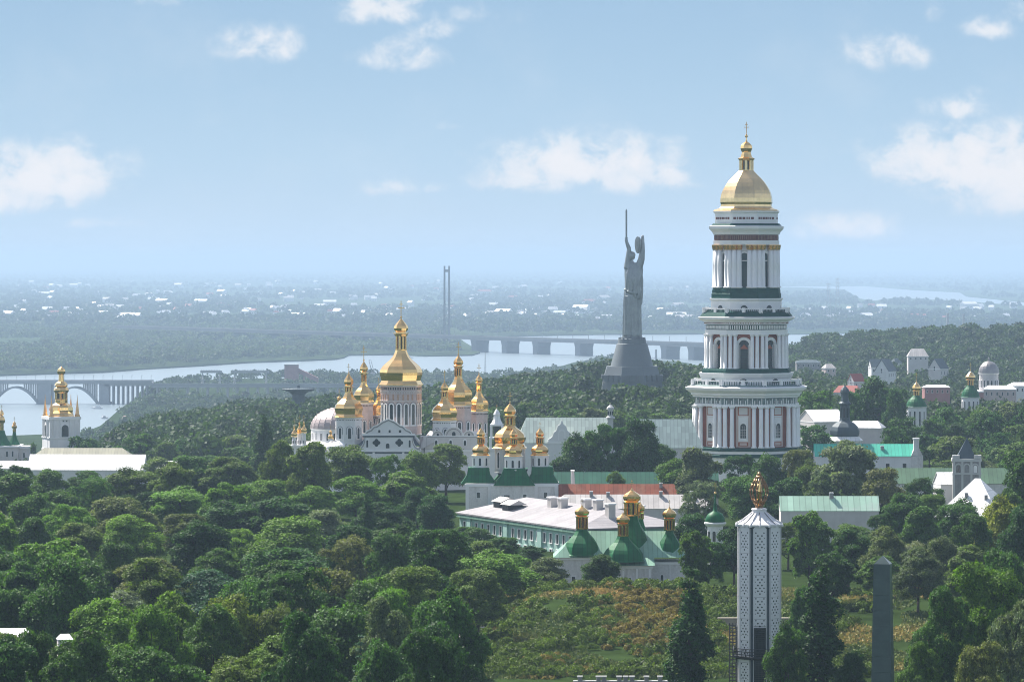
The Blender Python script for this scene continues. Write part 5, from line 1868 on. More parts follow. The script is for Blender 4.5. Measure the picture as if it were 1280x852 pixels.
# houses on the wooded ridge at right
def ridge_houses():
    L = [
        (1107, 476, 2350, 26, 18, 13, 14, 62, M_white, M_slate, 'white gabled villa with dark roof in the wooded valley at right'),
        (1096, 470, 2400, 18, 16, 12, 9, 10, M_white, M_slate, 'dark roofed wing joined behind the white gabled villa'),
        (1173, 474, 2400, 18, 18, 14, 12, 50, M_pale, M_slate, 'grey gabled house below the pale hip roof on the ridge'),
        (1147, 452, 2600, 25, 18, 7, 9, 0, M_pale, M_tinold, 'house with pale hipped roof highest on the wooded ridge'),
        (1060, 500, 1800, 34, 20, 10, 8, -12, M_pale, M_redroof, 'white walled villa with red tiled roof above the white hall'),
        (1070, 490, 1850, 16, 14, 14, 9, 30, M_pale, M_redroof, 'steep red roofed pavilion behind the red tiled villa'),
        (1170, 496, 1850, 32, 18, 12, 3, 5, M_brick, M_tin, 'pink brick block between the two green church domes'),
        (1250, 500, 1780, 40, 20, 14, 4, -8, M_pink, M_tin, 'pinkish apartment block with rows of windows beside the grey dome'),
        (1276, 494, 1850, 30, 20, 12, 4, 4, M_white, M_tin, 'white block cut by the right frame edge near grey dome'),
        (1010, 462, 2600, 30, 18, 9, 3, 0, M_stonegrey, M_slate, 'grey block in the valley right behind the great bell tower'),
        (1036, 468, 2500, 14, 12, 8, 5, 20, M_pink, M_tinold, 'little pinkish house in the valley trees'),
        (1120, 460, 2700, 10, 10, 7, 5, 30, M_white, M_slate, 'little white house between villa and ridge roof'),
    ]
    for (px, py, D, W, Dp, hw, hr, rz, wall, roof, lab) in L:
        nw = max(2, int(W / 6))
        wins = [(-W / 2 + W * (i + .5) / nw, hw * .45, 1.6, hw * .3, False) for i in range(nw)]
        house('villa', lab, 'house', px, py, D, W, Dp, hw, hr, R_(rz), 0 if 'gabl' in lab or 'steep' in lab else .6, wall, roof, ov=.6, windows=wins, gable_win=(2, hw * .4, hw * .8))


ridge_houses()


# ------------------------------------------------------------------ vegetation
def leaf_mesh(name, centres, normals, sizes, seed, mats, aspect=.62, tint=None):
    """one face per leaf spray, slightly folded, as ONE mesh"""
    r = np.random.default_rng(seed)
    n = len(centres)
    nrm = normals / np.maximum(np.linalg.norm(normals, axis=1, keepdims=True), 1e-6)
    ref = r.normal(size=(n, 3))
    u = np.cross(nrm, ref)
    u /= np.maximum(np.linalg.norm(u, axis=1, keepdims=True), 1e-6)
    v = np.cross(nrm, u)
    a = sizes[:, None] * .5
    b = a * aspect
    fold = nrm * a * .25
    V = np.stack([centres - u * a, centres + v * b - fold, centres + u * a, centres - v * b - fold], axis=1).reshape(-1, 3)
    me = bpy.data.meshes.new(name)
    me.vertices.add(4 * n)
    me.vertices.foreach_set('co', V.astype(np.float32).ravel())
    me.loops.add(4 * n)
    me.loops.foreach_set('vertex_index', np.arange(4 * n, dtype=np.int32))
    me.polygons.add(n)
    me.polygons.foreach_set('loop_start', np.arange(0, 4 * n, 4, dtype=np.int32))
    me.polygons.foreach_set('loop_total', np.full(n, 4, dtype=np.int32))
    for m in (mats if isinstance(mats, (list, tuple)) else [mats]):
        me.materials.append(m)
    at = me.attributes.new('tint', 'FLOAT', 'FACE')
    tv = np.clip(r.normal(.48, .2, n), 0, 1) if tint is None else tint
    at.data.foreach_set('value', tv.astype(np.float32))
    me.update()
    me.validate()
    return me


def crown_points(r, lobes, nclump, per, csize, lsize, up=.25):
    """leaf clumps on the skin of overlapping lobes; lobes: (x,y,z,rx,rz)"""
    L = np.array(lobes)
    area = L[:, 3] * (L[:, 3] + L[:, 4])
    idx = r.choice(len(L), nclump * 3, p=area / area.sum())
    d = r.normal(size=(len(idx), 3))
    d /= np.linalg.norm(d, axis=1, keepdims=True)
    d[:, 2] = np.where(d[:, 2] < -.35, -d[:, 2], d[:, 2])
    rad = np.stack([L[idx, 3], L[idx, 3], L[idx, 4]], axis=1)
    p = L[idx, :3] + d * rad * r.uniform(.78, 1.06, (len(idx), 1))
    # drop clumps deep inside another lobe
    keep = np.ones(len(idx), bool)
    for k, l in enumerate(L):
        q = (p - l[:3]) / np.array([l[3], l[3], l[4]])
        keep &= ~((np.linalg.norm(q, axis=1) < .72) & (idx != k))
    p, d = p[keep][:nclump], d[keep][:nclump]
    n = len(p)
    c = np.repeat(p, per, axis=0)
    dd = np.repeat(d, per, axis=0)
    j = r.normal(size=(n * per, 3)) * csize
    j -= dd * (np.sum(j * dd, axis=1, keepdims=True)) * .45
    j[:, 2] *= .7
    c = c + j
    nn = dd * .8 + r.normal(size=(n * per, 3)) * .55
    nn[:, 2] += up
    s = r.uniform(.6, 1.35, n * per) * lsize
    # per-clump tone plus per-leaf tone: young and old foliage
    t = np.clip(np.repeat(r.normal(.43, .17, n), per) + r.normal(0, .14, n * per), 0, 1)
    return c, nn, s, t


def broad_variant(seed, H=14.0, W=11.0, nclump=470, per=62, csize=.42, lsize=.46, shape='round'):
    r = np.random.default_rng(seed)
    lobes = []
    rx, rz = W / 2, H * .47
    cz = H - rz
    nl = 34
    for k in range(nl):
        d = r.normal(size=3)
        d /= np.linalg.norm(d)
        if d[2] < -.8:
            d[2] *= -1
        f = r.uniform(.5, .92)
        lr = r.uniform(.17, .40) * rx * (1.25 - .45 * f)
        k_ = 1.0
        if shape == 'oval':
            k_ = .8
        lobes.append((d[0] * f * rx * k_, d[1] * f * rx * k_, cz + d[2] * f * rz, lr, lr * r.uniform(.75, 1.05)))
    lobes.append((0, 0, cz + rz * .25, rx * .52, rz * .62))
    lobes.append((0, 0, cz - rz * .3, rx * .6, rz * .5))
    c, n, s, t = crown_points(r, lobes, nclump, per, csize, lsize)
    me = leaf_mesh('crown', c, n, s * .86, seed, M_leaf, tint=t)
    mb = MB()
    rr = rng(seed)
    top = cz - rz * .2
    mb.chain([(0, 0, -1.5), (.1, 0, H * .2), (.15, .1, top)], [H * .028, H * .02, H * .012], 8)
    for k in range(8):
        l = lobes[k]
        z0 = H * rr.uniform(.22, .42)
        mb.chain([(.1, .05, z0), (l[0] * .5, l[1] * .5, (z0 + l[2]) / 2 + .3), (l[0] * .95, l[1] * .95, l[2])], [H * .011, H * .007, H * .003], 5)
    return me, mb.mesh('trunk', M_bark), H, W


def poplar_variant(seed, H=18.0, W=5.0):
    r = np.random.default_rng(seed)
    lobes = []
    for k in range(26):
        f = k / 25
        z = H * (.12 + .84 * f)
        w = W / 2 * (math.sin(math.pi * min(1, (f * .78 + .22))) ** .7) * (1 - .25 * f)
        a = r.uniform(0, 6.28)
        off = w * r.uniform(.25, .6)
        lr = max(.45, w * r.uniform(.45, .7))
        lobes.append((off * math.cos(a), off * math.sin(a), z, lr, lr * 1.6))
    c, n, s, t = crown_points(r, lobes, 380, 40, .36, .40, .1)
    me = leaf_mesh('crown', c, n, s, seed, M_leaf, tint=t)
    mb = MB().chain([(0, 0, -1.5), (0, 0, H * .5), (0, 0, H * .93)], [.35, .22, .05], 8)
    for k in range(10):
        a = k * 2.4
        z = H * (.1 + .07 * k)
        mb.chain([(0, 0, z), (math.cos(a) * W * .2, math.sin(a) * W * .2, z + H * .12)], [.09, .03], 5)
    return me, mb.mesh('trunk', M_bark), H, W


def conifer_variant(seed, H=16.0, W=6.0):
    r = np.random.default_rng(seed)
    C, Nn = [], []
    tiers = 20
    for k in range(tiers):
        f = k / (tiers - 1)
        z = H * (.1 + .87 * f)
        w = W / 2 * (1 - f) ** .85 + .2
        nb = max(5, int(13 * (1 - f) + 4))
        for b in range(nb):
            a = 2 * math.pi * (b + r.uniform(-.3, .3)) / nb
            wl = w * r.uniform(.75, 1.1)
            m = int(10 + 26 * (1 - f))
            q = r.uniform(.1, 1, m)
            x = np.stack([np.cos(a) * wl * q, np.sin(a) * wl * q, z - q * wl * .32 + .12 * q * q * wl], axis=1)
            x += r.normal(size=(m, 3)) * np.array([.16, .16, .09])
            C.append(x)
            Nn.append(np.stack([np.full(m, np.cos(a) * .4), np.full(m, np.sin(a) * .4), np.full(m, 1.)], axis=1) + r.normal(size=(m, 3)) * .4)
    C, Nn = np.concatenate(C), np.concatenate(Nn)
    me = leaf_mesh('crown', C, Nn, r.uniform(.3, .6, len(C)), seed, M_leaf, .45)
    mb = MB().chain([(0, 0, -1.5), (0, 0, H * .97)], [.26, .03], 8)
    return me, mb.mesh('trunk', M_bark), H, W


BROAD = [broad_variant(s, shape='oval' if s % 3 == 0 else 'round', csize=(.34, .5, .42, .6)[s % 4], lsize=(.38, .5, .58, .44)[(s * 3) % 4], W=(11, 9.5, 12.5)[s % 3]) for s in range(11, 21)]
BROAD_MID = [broad_variant(s, nclump=230, per=28, csize=.55, lsize=.75) for s in range(31, 36)]
BROAD_FINE = [broad_variant(s, nclump=680, per=54, csize=.34, lsize=.36) for s in range(51, 54)]
POPLAR = [poplar_variant(s) for s in (71, 72)]
CONIFER = [conifer_variant(s) for s in (81, 82)]

TINTS = {
    'dark green': (.034, .086, .019), 'deep green': (.048, .112, .022), 'green': (.066, .140, .025), 'olive green': (.094, .155, .030),
    'grey green': (.108, .150, .068), 'bright green': (.108, .205, .025), 'yellow green': (.170, .215, .030), 'silvery green': (.165, .205, .105), 'brownish green': (.118, .146, .042),
    'bluish green': (.038, .094, .044),
}
TREE_GROUP = {}


def plant(kind, var, x, y, z, H, W, tint, label, group=None, seed=0):
    me_c, me_t, H0, W0 = var
    r = rng(seed)
    root = bpy.data.objects.new(kind, None)
    COL.objects.link(root)
    root.location = (x, y, z)
    root.scale = (W / W0, W / W0, H / H0)
    root.rotation_euler.z = r.uniform(0, 6.28)
    tag(root, label, 'tree' if kind != 'shrub' else 'shrub', group)
    c = bpy.data.objects.new('crown', me_c)
    t = bpy.data.objects.new('trunk', me_t)
    b = TINTS[tint]
    k = r.uniform(.85, 1.15)
    c.color = (b[0] * k * r.uniform(.9, 1.1), b[1] * k, b[2] * k * r.uniform(.85, 1.15), 1)
    for o in (c, t):
        COL.objects.link(o)
        o.parent = root
    return root


NTREE = [0]


def tree_at(px, top, D, wpx, tint, where, kind='broadleaf_tree', group=None, fine=False, size=True):
    """tree whose crown top shows at (px, top); ground height decides how tall it is"""
    NTREE[0] += 1
    s = D / F
    x, y = XD(px, D), D
    z = ground(x, y)
    H = CZ - (top - HY) * s - z
    W = wpx * s
    i = NTREE[0]
    if kind == 'poplar_tree':
        var = POPLAR[i % 2]
    elif kind == 'conifer_tree':
        var = CONIFER[i % 2]
    elif fine:
        var = BROAD_FINE[i % 3]
    elif D > 1150:
        var = BROAD_MID[i % 5]
    else:
        var = BROAD[i % 10]
    H = max(H, W * .75)
    look = {'poplar_tree': 'columnar ', 'conifer_tree': 'pointed conifer '}.get(kind, 'spreading ' if W > H * .95 else ('slender ' if W < H * .6 else 'round '))
    noun = 'tree' if kind != 'conifer_tree' else ''
    label = ('%s %s%s %s' % (tint, look, noun, where)).replace('  ', ' ')
    return plant(kind, var, x, y, z, H, W, tint, label, group, seed=i * 7 + 3)


# hero trees of the monastery and the memorial park: px, top, distance, crown width
HERO = [
    (558, 553, 1085, 68, 'olive green', 'in front of the cathedral right wing', 'b'),
    (719, 541, 1075, 56, 'dark green', 'at the left end of the clump before the zinc roofs', 'b'),
    (760, 531, 1080, 66, 'deep green', 'in the middle of the clump before the zinc roofs', 'b'),
    (800, 530, 1075, 62, 'dark green', 'tallest at right of the clump before the zinc roofs', 'b'),
    (828, 549, 1082, 46, 'deep green', 'at the right end of the clump before the zinc roofs', 'b'),
    (770, 592, 1020, 36, 'olive green', 'poking over the dull green tin roof', 'b'),
    (872, 564, 990, 66, 'grey green', 'at the left foot of the great bell tower', 'b'),
    (843, 575, 1030, 46, 'green', 'beside the left end of the great bell tower base', 'b'),
    (925, 567, 1040, 60, 'dark green', 'directly before the great bell tower base', 'b'),
    (962, 566, 1020, 56, 'deep green', 'before the right part of the great bell tower base', 'b'),
    (1000, 560, 1010, 52, 'brownish green', 'at the right foot of the great bell tower', 'b'),
    (1014, 574, 1000, 46, 'olive green', 'between the brownish tree and the silvery tree', 'b'),
    (1060, 552, 985, 84, 'silvery green', 'in front of the turquoise roof', 'b'),
    (1104, 590, 960, 62, 'brownish green', 'between silvery tree and white roofs', 'b'),
    (1150, 592, 965, 54, 'dark green', 'left of the bright white roofed house', 'b'),
    (1028, 594, 965, 52, 'grey green', 'behind the half white roof', 'b'),
    (985, 600, 960, 60, 'deep green', 'behind the candle flame', 'b'),
    (930, 596, 960, 56, 'green', 'behind and left of the candle flame', 'b'),
    (880, 600, 945, 56, 'grey green', 'above the well belfry', 'b'),
    (860, 640, 870, 52, 'dark green', 'between the bank church and the well belfry', 'b'),
    (885, 676, 760, 60, 'deep green', 'under the well belfry', 'b'),
    (918, 654, 800, 46, 'dark green', 'between the well belfry and the candle tower', 'b'),
    (868, 664, 745, 46, 'green', 'at the right wall of the bank church', 'b'),
    (750, 696, 768, 58, 'dark green', 'at the front wall of the bank church', 'b'),
    (1095, 470, 1450, 58, 'dark green', 'tall right of the slate dome', 'b'),
    (1064, 486, 1440, 30, 'deep green', 'close to the slate dome lantern', 'b'),
    (1118, 482, 1430, 34, 'deep green', 'left of the nearer green church dome', 'b'),
    (1022, 486, 1380, 50, 'green', 'right beside the great bell tower middle', 'b'),
    (330, 517, 1300, 32, 'dark green', 'rising above the wood left of the cathedral', 'p'),
    (862, 712, 585, 58, 'dark green', 'on the grassy bank left of the candle tower', 'p'),
    (1026, 702, 600, 60, 'dark green', 'right of the candle tower', 'p'),
    (982, 776, 572, 50, 'deep green', 'standing before the right edge of the candle tower', 'b'),
    (1012, 640, 800, 62, 'green', 'rising right behind the candle tower', 'b'),
    (1002, 738, 660, 34, 'deep green', 'low beside the candle tower gallery', 'b'),
    (1060, 655, 770, 62, 'dark green', 'below the half white roof', 'b'),
    (1105, 662, 760, 64, 'grey green', 'behind the obelisk tip', 'b'),
    (1150, 636, 850, 62, 'green', 'below the white roofed house at left', 'b'),
    (1128, 618, 900, 56, 'deep green', 'right of the half green roof', 'b'),
    (1140, 676, 760, 60, 'silvery green', 'right of the obelisk tip', 'b'),
    (1178, 668, 760, 62, 'grey green', 'with pale leaves right of the obelisk', 'b'),
    (1215, 640, 790, 66, 'deep green', 'below the white roofed house at right', 'b'),
    (1250, 620, 800, 66, 'yellow green', 'at the right end of the white roofs', 'b'),
    (1290, 560, 900, 80, 'deep green', 'cut by the right frame edge beside the stone tower', 'b'),
    (1276, 640, 760, 70, 'dark green', 'cut by the right frame edge', 'b'),
    (1235, 702, 560, 118, 'bright green', 'bushy and near in the lower right', 'f'),
    (1180, 742, 548, 84, 'green', 'near in front of the right meadow', 'f'),
    (1285, 736, 540, 86, 'grey green', 'near in the lower right corner', 'f'),
    (1225, 800, 515, 80, 'brownish green', 'low at the bottom right', 'f'),
    (1150, 808, 540, 60, 'green', 'low right of the obelisk', 'f'),
    (1064, 812, 590, 40, 'dark green', 'low between poplar and obelisk', 'b'),
    (985, 652, 850, 54, 'olive green', 'before the left end of the half white roofed wall', 'b'),
    (1082, 664, 850, 60, 'deep green', 'before the right end of the half white roofed wall', 'b'),
    (1040, 690, 720, 56, 'dark green', 'between the dark poplar and the bare wall', 'b'),
    (545, 622, 930, 56, 'dark green', 'below the round olive tree at left', 'b'),
    (580, 656, 905, 44, 'green', 'at the far left end of the mint building', 'b'),
    (522, 612, 950, 54, 'deep green', 'left below the round olive tree', 'b'),
    (1012, 650, 868, 46, 'green', 'at the bare wall right behind the candle tower', 'b'),
    (1062, 656, 866, 52, 'olive green', 'at the middle of the bare wall', 'b'),
    (1100, 640, 880, 44, 'deep green', 'at the right end of the bare wall', 'b'),
    (598, 664, 880, 54, 'deep green', 'before the left part of the mint wall', 'b'),
    (632, 676, 862, 48, 'green', 'before the middle of the mint wall', 'b'),
    (662, 690, 845, 44, 'dark green', 'at the near corner of the mint wall', 'b'),
    (4, 797, 508, 84, 'dark green', 'before the white pavilion roof at left', 'b'),
    (44, 800, 503, 76, 'deep green', 'between pavilion and kiosk roofs', 'b'),
    (84, 802, 506, 66, 'green', 'before the small kiosk roof', 'b'),
    (38, 553, 1650, 26, 'green', 'at the river edge left of the belfry', 'b'),
    (114, 545, 1600, 34, 'deep green', 'at the river edge right of the belfry', 'b'),
    (820, 600, 955, 40, 'deep green', 'between the pale tin roof and well belfry', 'b') if False else (1250, 690, 640, 70, 'deep green', 'above the bushy bright tree', 'b'),
]
for (px, top, D, w, tint, where, k) in HERO:
    tree_at(px, top, D, w, tint, where, {'p': 'poplar_tree'}.get(k, 'broadleaf_tree'), fine=k == 'f')


# rows of the wood in the lower left; each row is seen over the one before it
def forest():
    r = rng(2024)
    rows = [
        # D, px from, px to, mean top, spread, crown px, tints
        (485, -30, 560, 800, 28, 118),
        (525, -40, 592, 772, 28, 112),
        (565, -30, 590, 748, 26, 108),
        (615, -30, 598, 722, 24, 100),
        (670, -30, 605, 700, 22, 96),
        (735, -30, 655, 676, 20, 90),
        (805, -30, 690, 654, 18, 84),
        (880, -20, 520, 630, 16, 78),
        (960, -20, 512, 606, 14, 72),
        (1040, -20, 240, 583, 5, 60),
        (1050, 230, 545, 572, 8, 62),
    ]
    names = ['bottom', 'second-lowest', 'third-lowest', 'lower-middle', 'middle', 'upper-middle', 'third-highest', 'second-highest', 'high', 'top', 'topmost']
    tints = ['dark green'] * 5 + ['deep green'] * 6 + ['green'] * 5 + ['olive green'] * 3 + ['grey green'] * 1 + ['bright green'] * 3 + ['yellow green', 'silvery green', 'brownish green', 'bluish green']
    marks = [(-100, 110, 'towards the left frame edge'), (110, 230, 'below the white riverside roofs'), (230, 330, 'below the small end gabled house'), (330, 430, 'below the three domed chapel'),
             (430, 520, 'below the cathedral front'), (520, 600, 'below the round olive tree'), (600, 720, 'below the mint building')]
    for i, (D, a, b, top, sp, w) in enumerate(rows):
        px = a + r.uniform(0, w * .5)
        while px < b:
            ww = w * r.uniform(.72, 1.3)
            t = top + r.uniform(-sp, sp) * .9
            # the wood rises towards the right-hand middle and leaves the mint wall in view
            if i in (3, 4, 5, 6) and px > 560:
                t += (px - 560) * .22
            if i == 6 and px > 540:
                t = 668 + (px - 560) * .22 + r.uniform(0, 8)
                ww = min(ww, 62)
            if i == 5 and px > 590:
                t = max(t, 688)
            if i in (3, 4) and px > 620:
                t = max(t, 700)
            if i < 3 and px < 125:
                t = max(t, 800) if i else r.uniform(795, 802)
            if i == 10 and 345 < px < 455:
                t = 556 + r.uniform(-3, 5)
            elif i == 10 and px > 370:
                t = 562 + r.uniform(-5, 6)
            kind = 'broadleaf_tree'
            q = r.random()
            DD = D * r.uniform(.965, 1.035)
            tint = r.choice(tints)
            if i >= 9 and px > 220:
                tint = r.choice(['olive green', 'olive green', 'green', 'green', 'deep green'])
            if q < .05 and i < 7:
                kind, ww, tint = 'conifer_tree', ww * .55, 'bluish green'
            elif q < .08:
                kind, ww, tint = 'poplar_tree', ww * .42, 'dark green'
            mk = [m for m in marks if m[0] <= px < m[1]]
            where = 'in %s row of wood %s' % (names[i], mk[0][2] if mk else marks[-1][2])
            tree_at(px, t, DD, ww, tint, where, kind, group='trees of the lower left wood', fine=i < 2)
            px += ww * r.uniform(.62, .86)


forest()


def right_woods():
    """trees one can tell apart on the right and behind the monastery"""
    r = rng(77)
    tints = ['dark green', 'deep green', 'deep green', 'green', 'olive green', 'grey green']
    rows = [
        (1240, 1145, 1300, 548, 10, 52, 'in the wood between turquoise roof and right edge'),
        (1330, 1130, 1300, 520, 9, 48, 'in the wood below the two green church domes'),
        (1420, 1170, 1300, 503, 6, 40, 'close under the second green church dome'),
        (1160, 1170, 1300, 566, 8, 52, 'behind the square stone tower'),
        (1260, 1000, 1120, 536, 8, 44, 'between the slate dome and turquoise roof'),
        (900, 1090, 1300, 622, 12, 60, 'beside the white roofed house'),
        (720, 1040, 1300, 690, 14, 62, 'above the right meadow'),
        (1600, 620, 870, 500, 8, 40, 'in the dark belt before the statue pedestal'),
        (1450, 600, 870, 510, 7, 40, 'in the front belt behind the zinc roofs'),
        (1500, 100, 400, 545, 12, 46, 'on the slope right of the riverside belfry'),
        (1350, 180, 400, 562, 9, 46, 'on the slope behind the small end gabled house'),
    ]
    for (D, a, b, top, sp, w, where) in rows:
        px = a + r.uniform(0, w * .4)
        while px < b:
            ww = w * r.uniform(.75, 1.25)
            ok = True
            if D == 1260 and 1020 < px < 1095:
                ok = False
            if D in (720,) and px < 1050:
                ok = False
            if ok:
                kind = 'conifer_tree' if (D == 1600 and px < 660) else 'broadleaf_tree'
                t_ = r.choice(tints)
                tree_at(px, top + r.uniform(-sp, sp), D * r.uniform(.97, 1.03), ww * (.6 if kind == 'conifer_tree' else 1), 'bluish green' if kind == 'conifer_tree' else t_, where, kind, group='trees around the monastery')
            px += ww * r.uniform(.66, .9)


right_woods()


# woods too far away to count: one object each
def far_wood(name, label, spots, seed, n_leaf, hmin, hmax, lsize, tint, spread=(.85, 1.15), flat=.5):
    """spots: list of (x, y, z); every spot gets a small ragged crown"""
    r = np.random.default_rng(seed)
    S = np.array(spots)
    m = len(S)
    H = r.uniform(hmin, hmax, m)
    Wd = H * r.uniform(.7, 1.05, m)
    idx = np.repeat(np.arange(m), n_leaf)
    k = len(idx)
    d = r.normal(size=(k, 3))
    d /= np.linalg.norm(d, axis=1, keepdims=True)
    d[:, 2] = np.abs(d[:, 2]) * .95 - .25
    # lumpy outline
    ph = r.uniform(0, 6.28, (m, 3))
    lump = 1 + .18 * np.sin(3 * np.arctan2(d[:, 1], d[:, 0]) + ph[idx, 0]) + .14 * np.sin(5 * d[:, 2] + ph[idx, 1]) + r.normal(0, .07, k)
    c = S[idx] + np.stack([d[:, 0] * Wd[idx] * .5 * lump, d[:, 1] * Wd[idx] * .5 * lump, H[idx] * .55 + d[:, 2] * H[idx] * .48 * lump], axis=1)
    nn = d + r.normal(size=(k, 3)) * .5
    s = lsize * H[idx] / hmax * r.uniform(.7, 1.3, k)
    tn = np.clip(np.repeat(r.normal(.45, .17, m), n_leaf) + r.normal(0, .1, k), 0, 1)
    me = leaf_mesh(name, c, nn, s, seed, M_leaf, .8, tn)
    o = bpy.data.objects.new(name, me)
    COL.objects.link(o)
    o.color = (*tint, 1)
    o['kind'] = 'stuff'
    o['label'] = label
    return o


HOUSE_GAPS = [(1107, 2350, 34), (1173, 2400, 20), (1060, 1800, 40), (1170, 1850, 34), (1250, 1800, 46), (1236, 1900, 30), (373, 2300, 16), (790, 2029, 90), (1145, 1500, 20), (1213, 1650, 16)]


def blocked(px, D, front=300):
    for (hp, hd, hw) in HOUSE_GAPS:
        if abs(px - hp) < hw * .62 and hd - (300 if hd in (2029, 2300) else 55) < D < hd + 30:
            return True
    return False


def woods():
    r = rng(9)
    sp = []
    # slopes and ridges between the monastery and the river
    for _ in range(24000):
        D = 1480 + 2250 * r.random() ** .9
        px = r.uniform(-320, 1700)
        x = XD(px, D)
        z = ground(x, D)
        if z < -87.5 or blocked(px, D):
            continue
        if px < 108 and D > 2350:
            continue
        sp.append((x, D, z - .5))
        if len(sp) >= 8200:
            break
    far_wood('hillside_woods', 'dark wood covering the slopes between monastery and river', sp, 1, 190, 9, 15, 2.1, (.036, .066, .026))
    sp = []
    for _ in range(9000):
        D = r.uniform(3700, 6300)
        px = r.uniform(120, 1250)
        x = XD(px, D)
        z = ground(x, D)
        if z < -88.2 or r.random() < .08:
            continue
        if abs(noise.noise(Vector((x * .006, D * .003, 1)))) < .05:
            continue
        if 245 < px < 345 and 4250 < D < 4750:
            continue
        sp.append((x, D, z))
        if len(sp) >= 2900:
            break
    far_wood('riverside_woods', 'hazy green wood on the low near bank of the river', sp, 2, 70, 8, 15, 3.2, (.045, .072, .034))
    # parkland going on beyond both edges of the picture
    sp = []
    for _ in range(1500):
        D = r.uniform(430, 1480)
        px = r.choice([r.uniform(-420, -90), r.uniform(1345, 1900)])
        x = XD(px, D)
        sp.append((x, D, ground(x, D) - .5))
    far_wood('park_woods', 'dense green parkland wood going on past the monastery', sp, 7, 420, 9, 16, 1.25, (.046, .100, .024))
    # the island wood opposite
    sp = []
    shore_px = [p[0] for p in FAR_SHORE]
    shore_py = [p[1] for p in FAR_SHORE]
    for _ in range(30000):
        px = r.uniform(-60, 600)
        py = r.uniform(408, 470)
        lim = float(np.interp(px, [q for q in shore_px if q < 600], [w for q, w in FAR_SHORE if q < 600]))
        if py > lim - .4:
            continue
        if px > 560 and py < 428:
            continue
        x, D = on_water(px, py)
        if r.random() > 5600 / D * .9:
            continue
        # clearing near the inlet and light meadow edge
        if abs(px - 20) < 34 and 426 < py < 436:
            continue
        sp.append((x, D, -88))
        if len(sp) >= 4200:
            break
    far_wood('island_woods', 'pale green wood on the flat river island', sp, 3, 80, 10, 17, 4.2, (.062, .092, .040))
    sp = []
    for _ in range(30000):
        px = r.uniform(-80, 1400)
        py = 341 + 78 * r.random() ** 1.2
        x, D = on_water(px, py)
        if px > 930 and py < 384:
            hi = float(np.interp(px, [p[0] for p in CHANNEL_HIGH], [p[1] for p in CHANNEL_HIGH]))
            lo = float(np.interp(px, [p[0] for p in reversed(CHANNEL_LOW)], [p[1] for p in reversed(CHANNEL_LOW)]))
            if hi - .5 < py < lo + 6.5:
                continue
        if px > 570 and py > 417.3:
            continue
        if px < 560 and py > 410:
            continue
        if noise.noise(Vector((x * .0011, D * .00045, 3))) < -.12:
            continue
        sp.append((x, D, -88))
        if len(sp) >= 10000:
            break
    for _ in range(1500):
        px = r.uniform(576, 1300)
        x, D = on_water(px, r.uniform(408, float(np.interp(px, [640, 900, 1280], [419, 416, 411.5]))))
        sp.append((x, D, -88))
    far_wood('far_bank_woods', 'blue hazy tree cover of the suburbs on the far bank', sp, 4, 26, 12, 26, 10, (.036, .058, .030))


woods()


# ------------------------------------------------------------------ suburb across the river
def suburb():
    r = rng(41)
    roofs = [('white roofed', M_tin), ('grey roofed', M_tinold), ('red roofed', M_redroof)]
    protos = {}
    n = 0
    tries = 0
    while n < 285 and tries < 6000:
        tries += 1
        px = r.uniform(2, 1278)
        py = 352 + 58 * r.betavariate(1.7, 1.5)
        if px > 960 and py < 384:
            continue
        if px < 560 and py > 408:
            continue
        if 860 < px < 1006 or 770 < px < 812:
            continue
        x, D = on_water(px, py)
        if noise.noise(Vector((x * .0009, D * .0004, 8))) < -.15 and r.random() < .7:
            continue
        big = r.random() < .22
        q = r.random()
        look, m = roofs[0] if q < .68 else (roofs[1] if q < .9 else roofs[2])
        vi = r.randrange(3)
        key = (look, big, vi)
        if key not in protos:
            mb = MB()
            if big:
                w, d, h, rf = 20 + 6 * vi, 14, 7 + 2 * vi, 4
            else:
                w, d, h, rf = 12 + 2 * vi, 9, 6 + vi, 4
            mb.box(-w / 2, w / 2, -d / 2, d / 2, -1, h, 0)
            mb.yz([(-d / 2 - .6, h + .02), (0, h + rf), (d / 2 + .6, h + .02)], -w / 2 - .6, w / 2 + .6, 1)
            nw = max(2, int(w / 4))
            for i in range(nw):
                wx = -w / 2 + w * (i + .5) / nw
                for fl in range(max(1, int(h / 4.5))):
                    mb.box(wx - .7, wx + .7, -d / 2 - .1, -d / 2 + .2, 1.4 + fl * 3.6, 3.2 + fl * 3.6, 2)
            mb.box(w * .2, w * .2 + 1, -.5, .5, h + rf * .4, h + rf + 1.2, 0)
            protos[key] = mb.mesh('far_house', [M_white, m, M_dark])
        o = bpy.data.objects.new('far_house', protos[key])
        COL.objects.link(o)
        o.location = (x, D, -88 + (r.uniform(5, 12) if not big else r.uniform(4, 9)))
        o.location.z = -88
        k = r.uniform(.75, 1.2) * (1.0 + D / 40000)
        o.scale = (k, k, k * 1.15)
        o.rotation_euler.z = r.uniform(-.9, .9)
        z = 'behind statue and road bridge' if 600 < px < 860 else ('left of twin legged bridge tower' if px < 600 else 'below the distant right channel')
        tag(o, '%s %s in hazy suburb %s' % (look, 'long block' if big else 'small house', z), 'house', 'houses of the far suburb')
        n += 1


suburb()


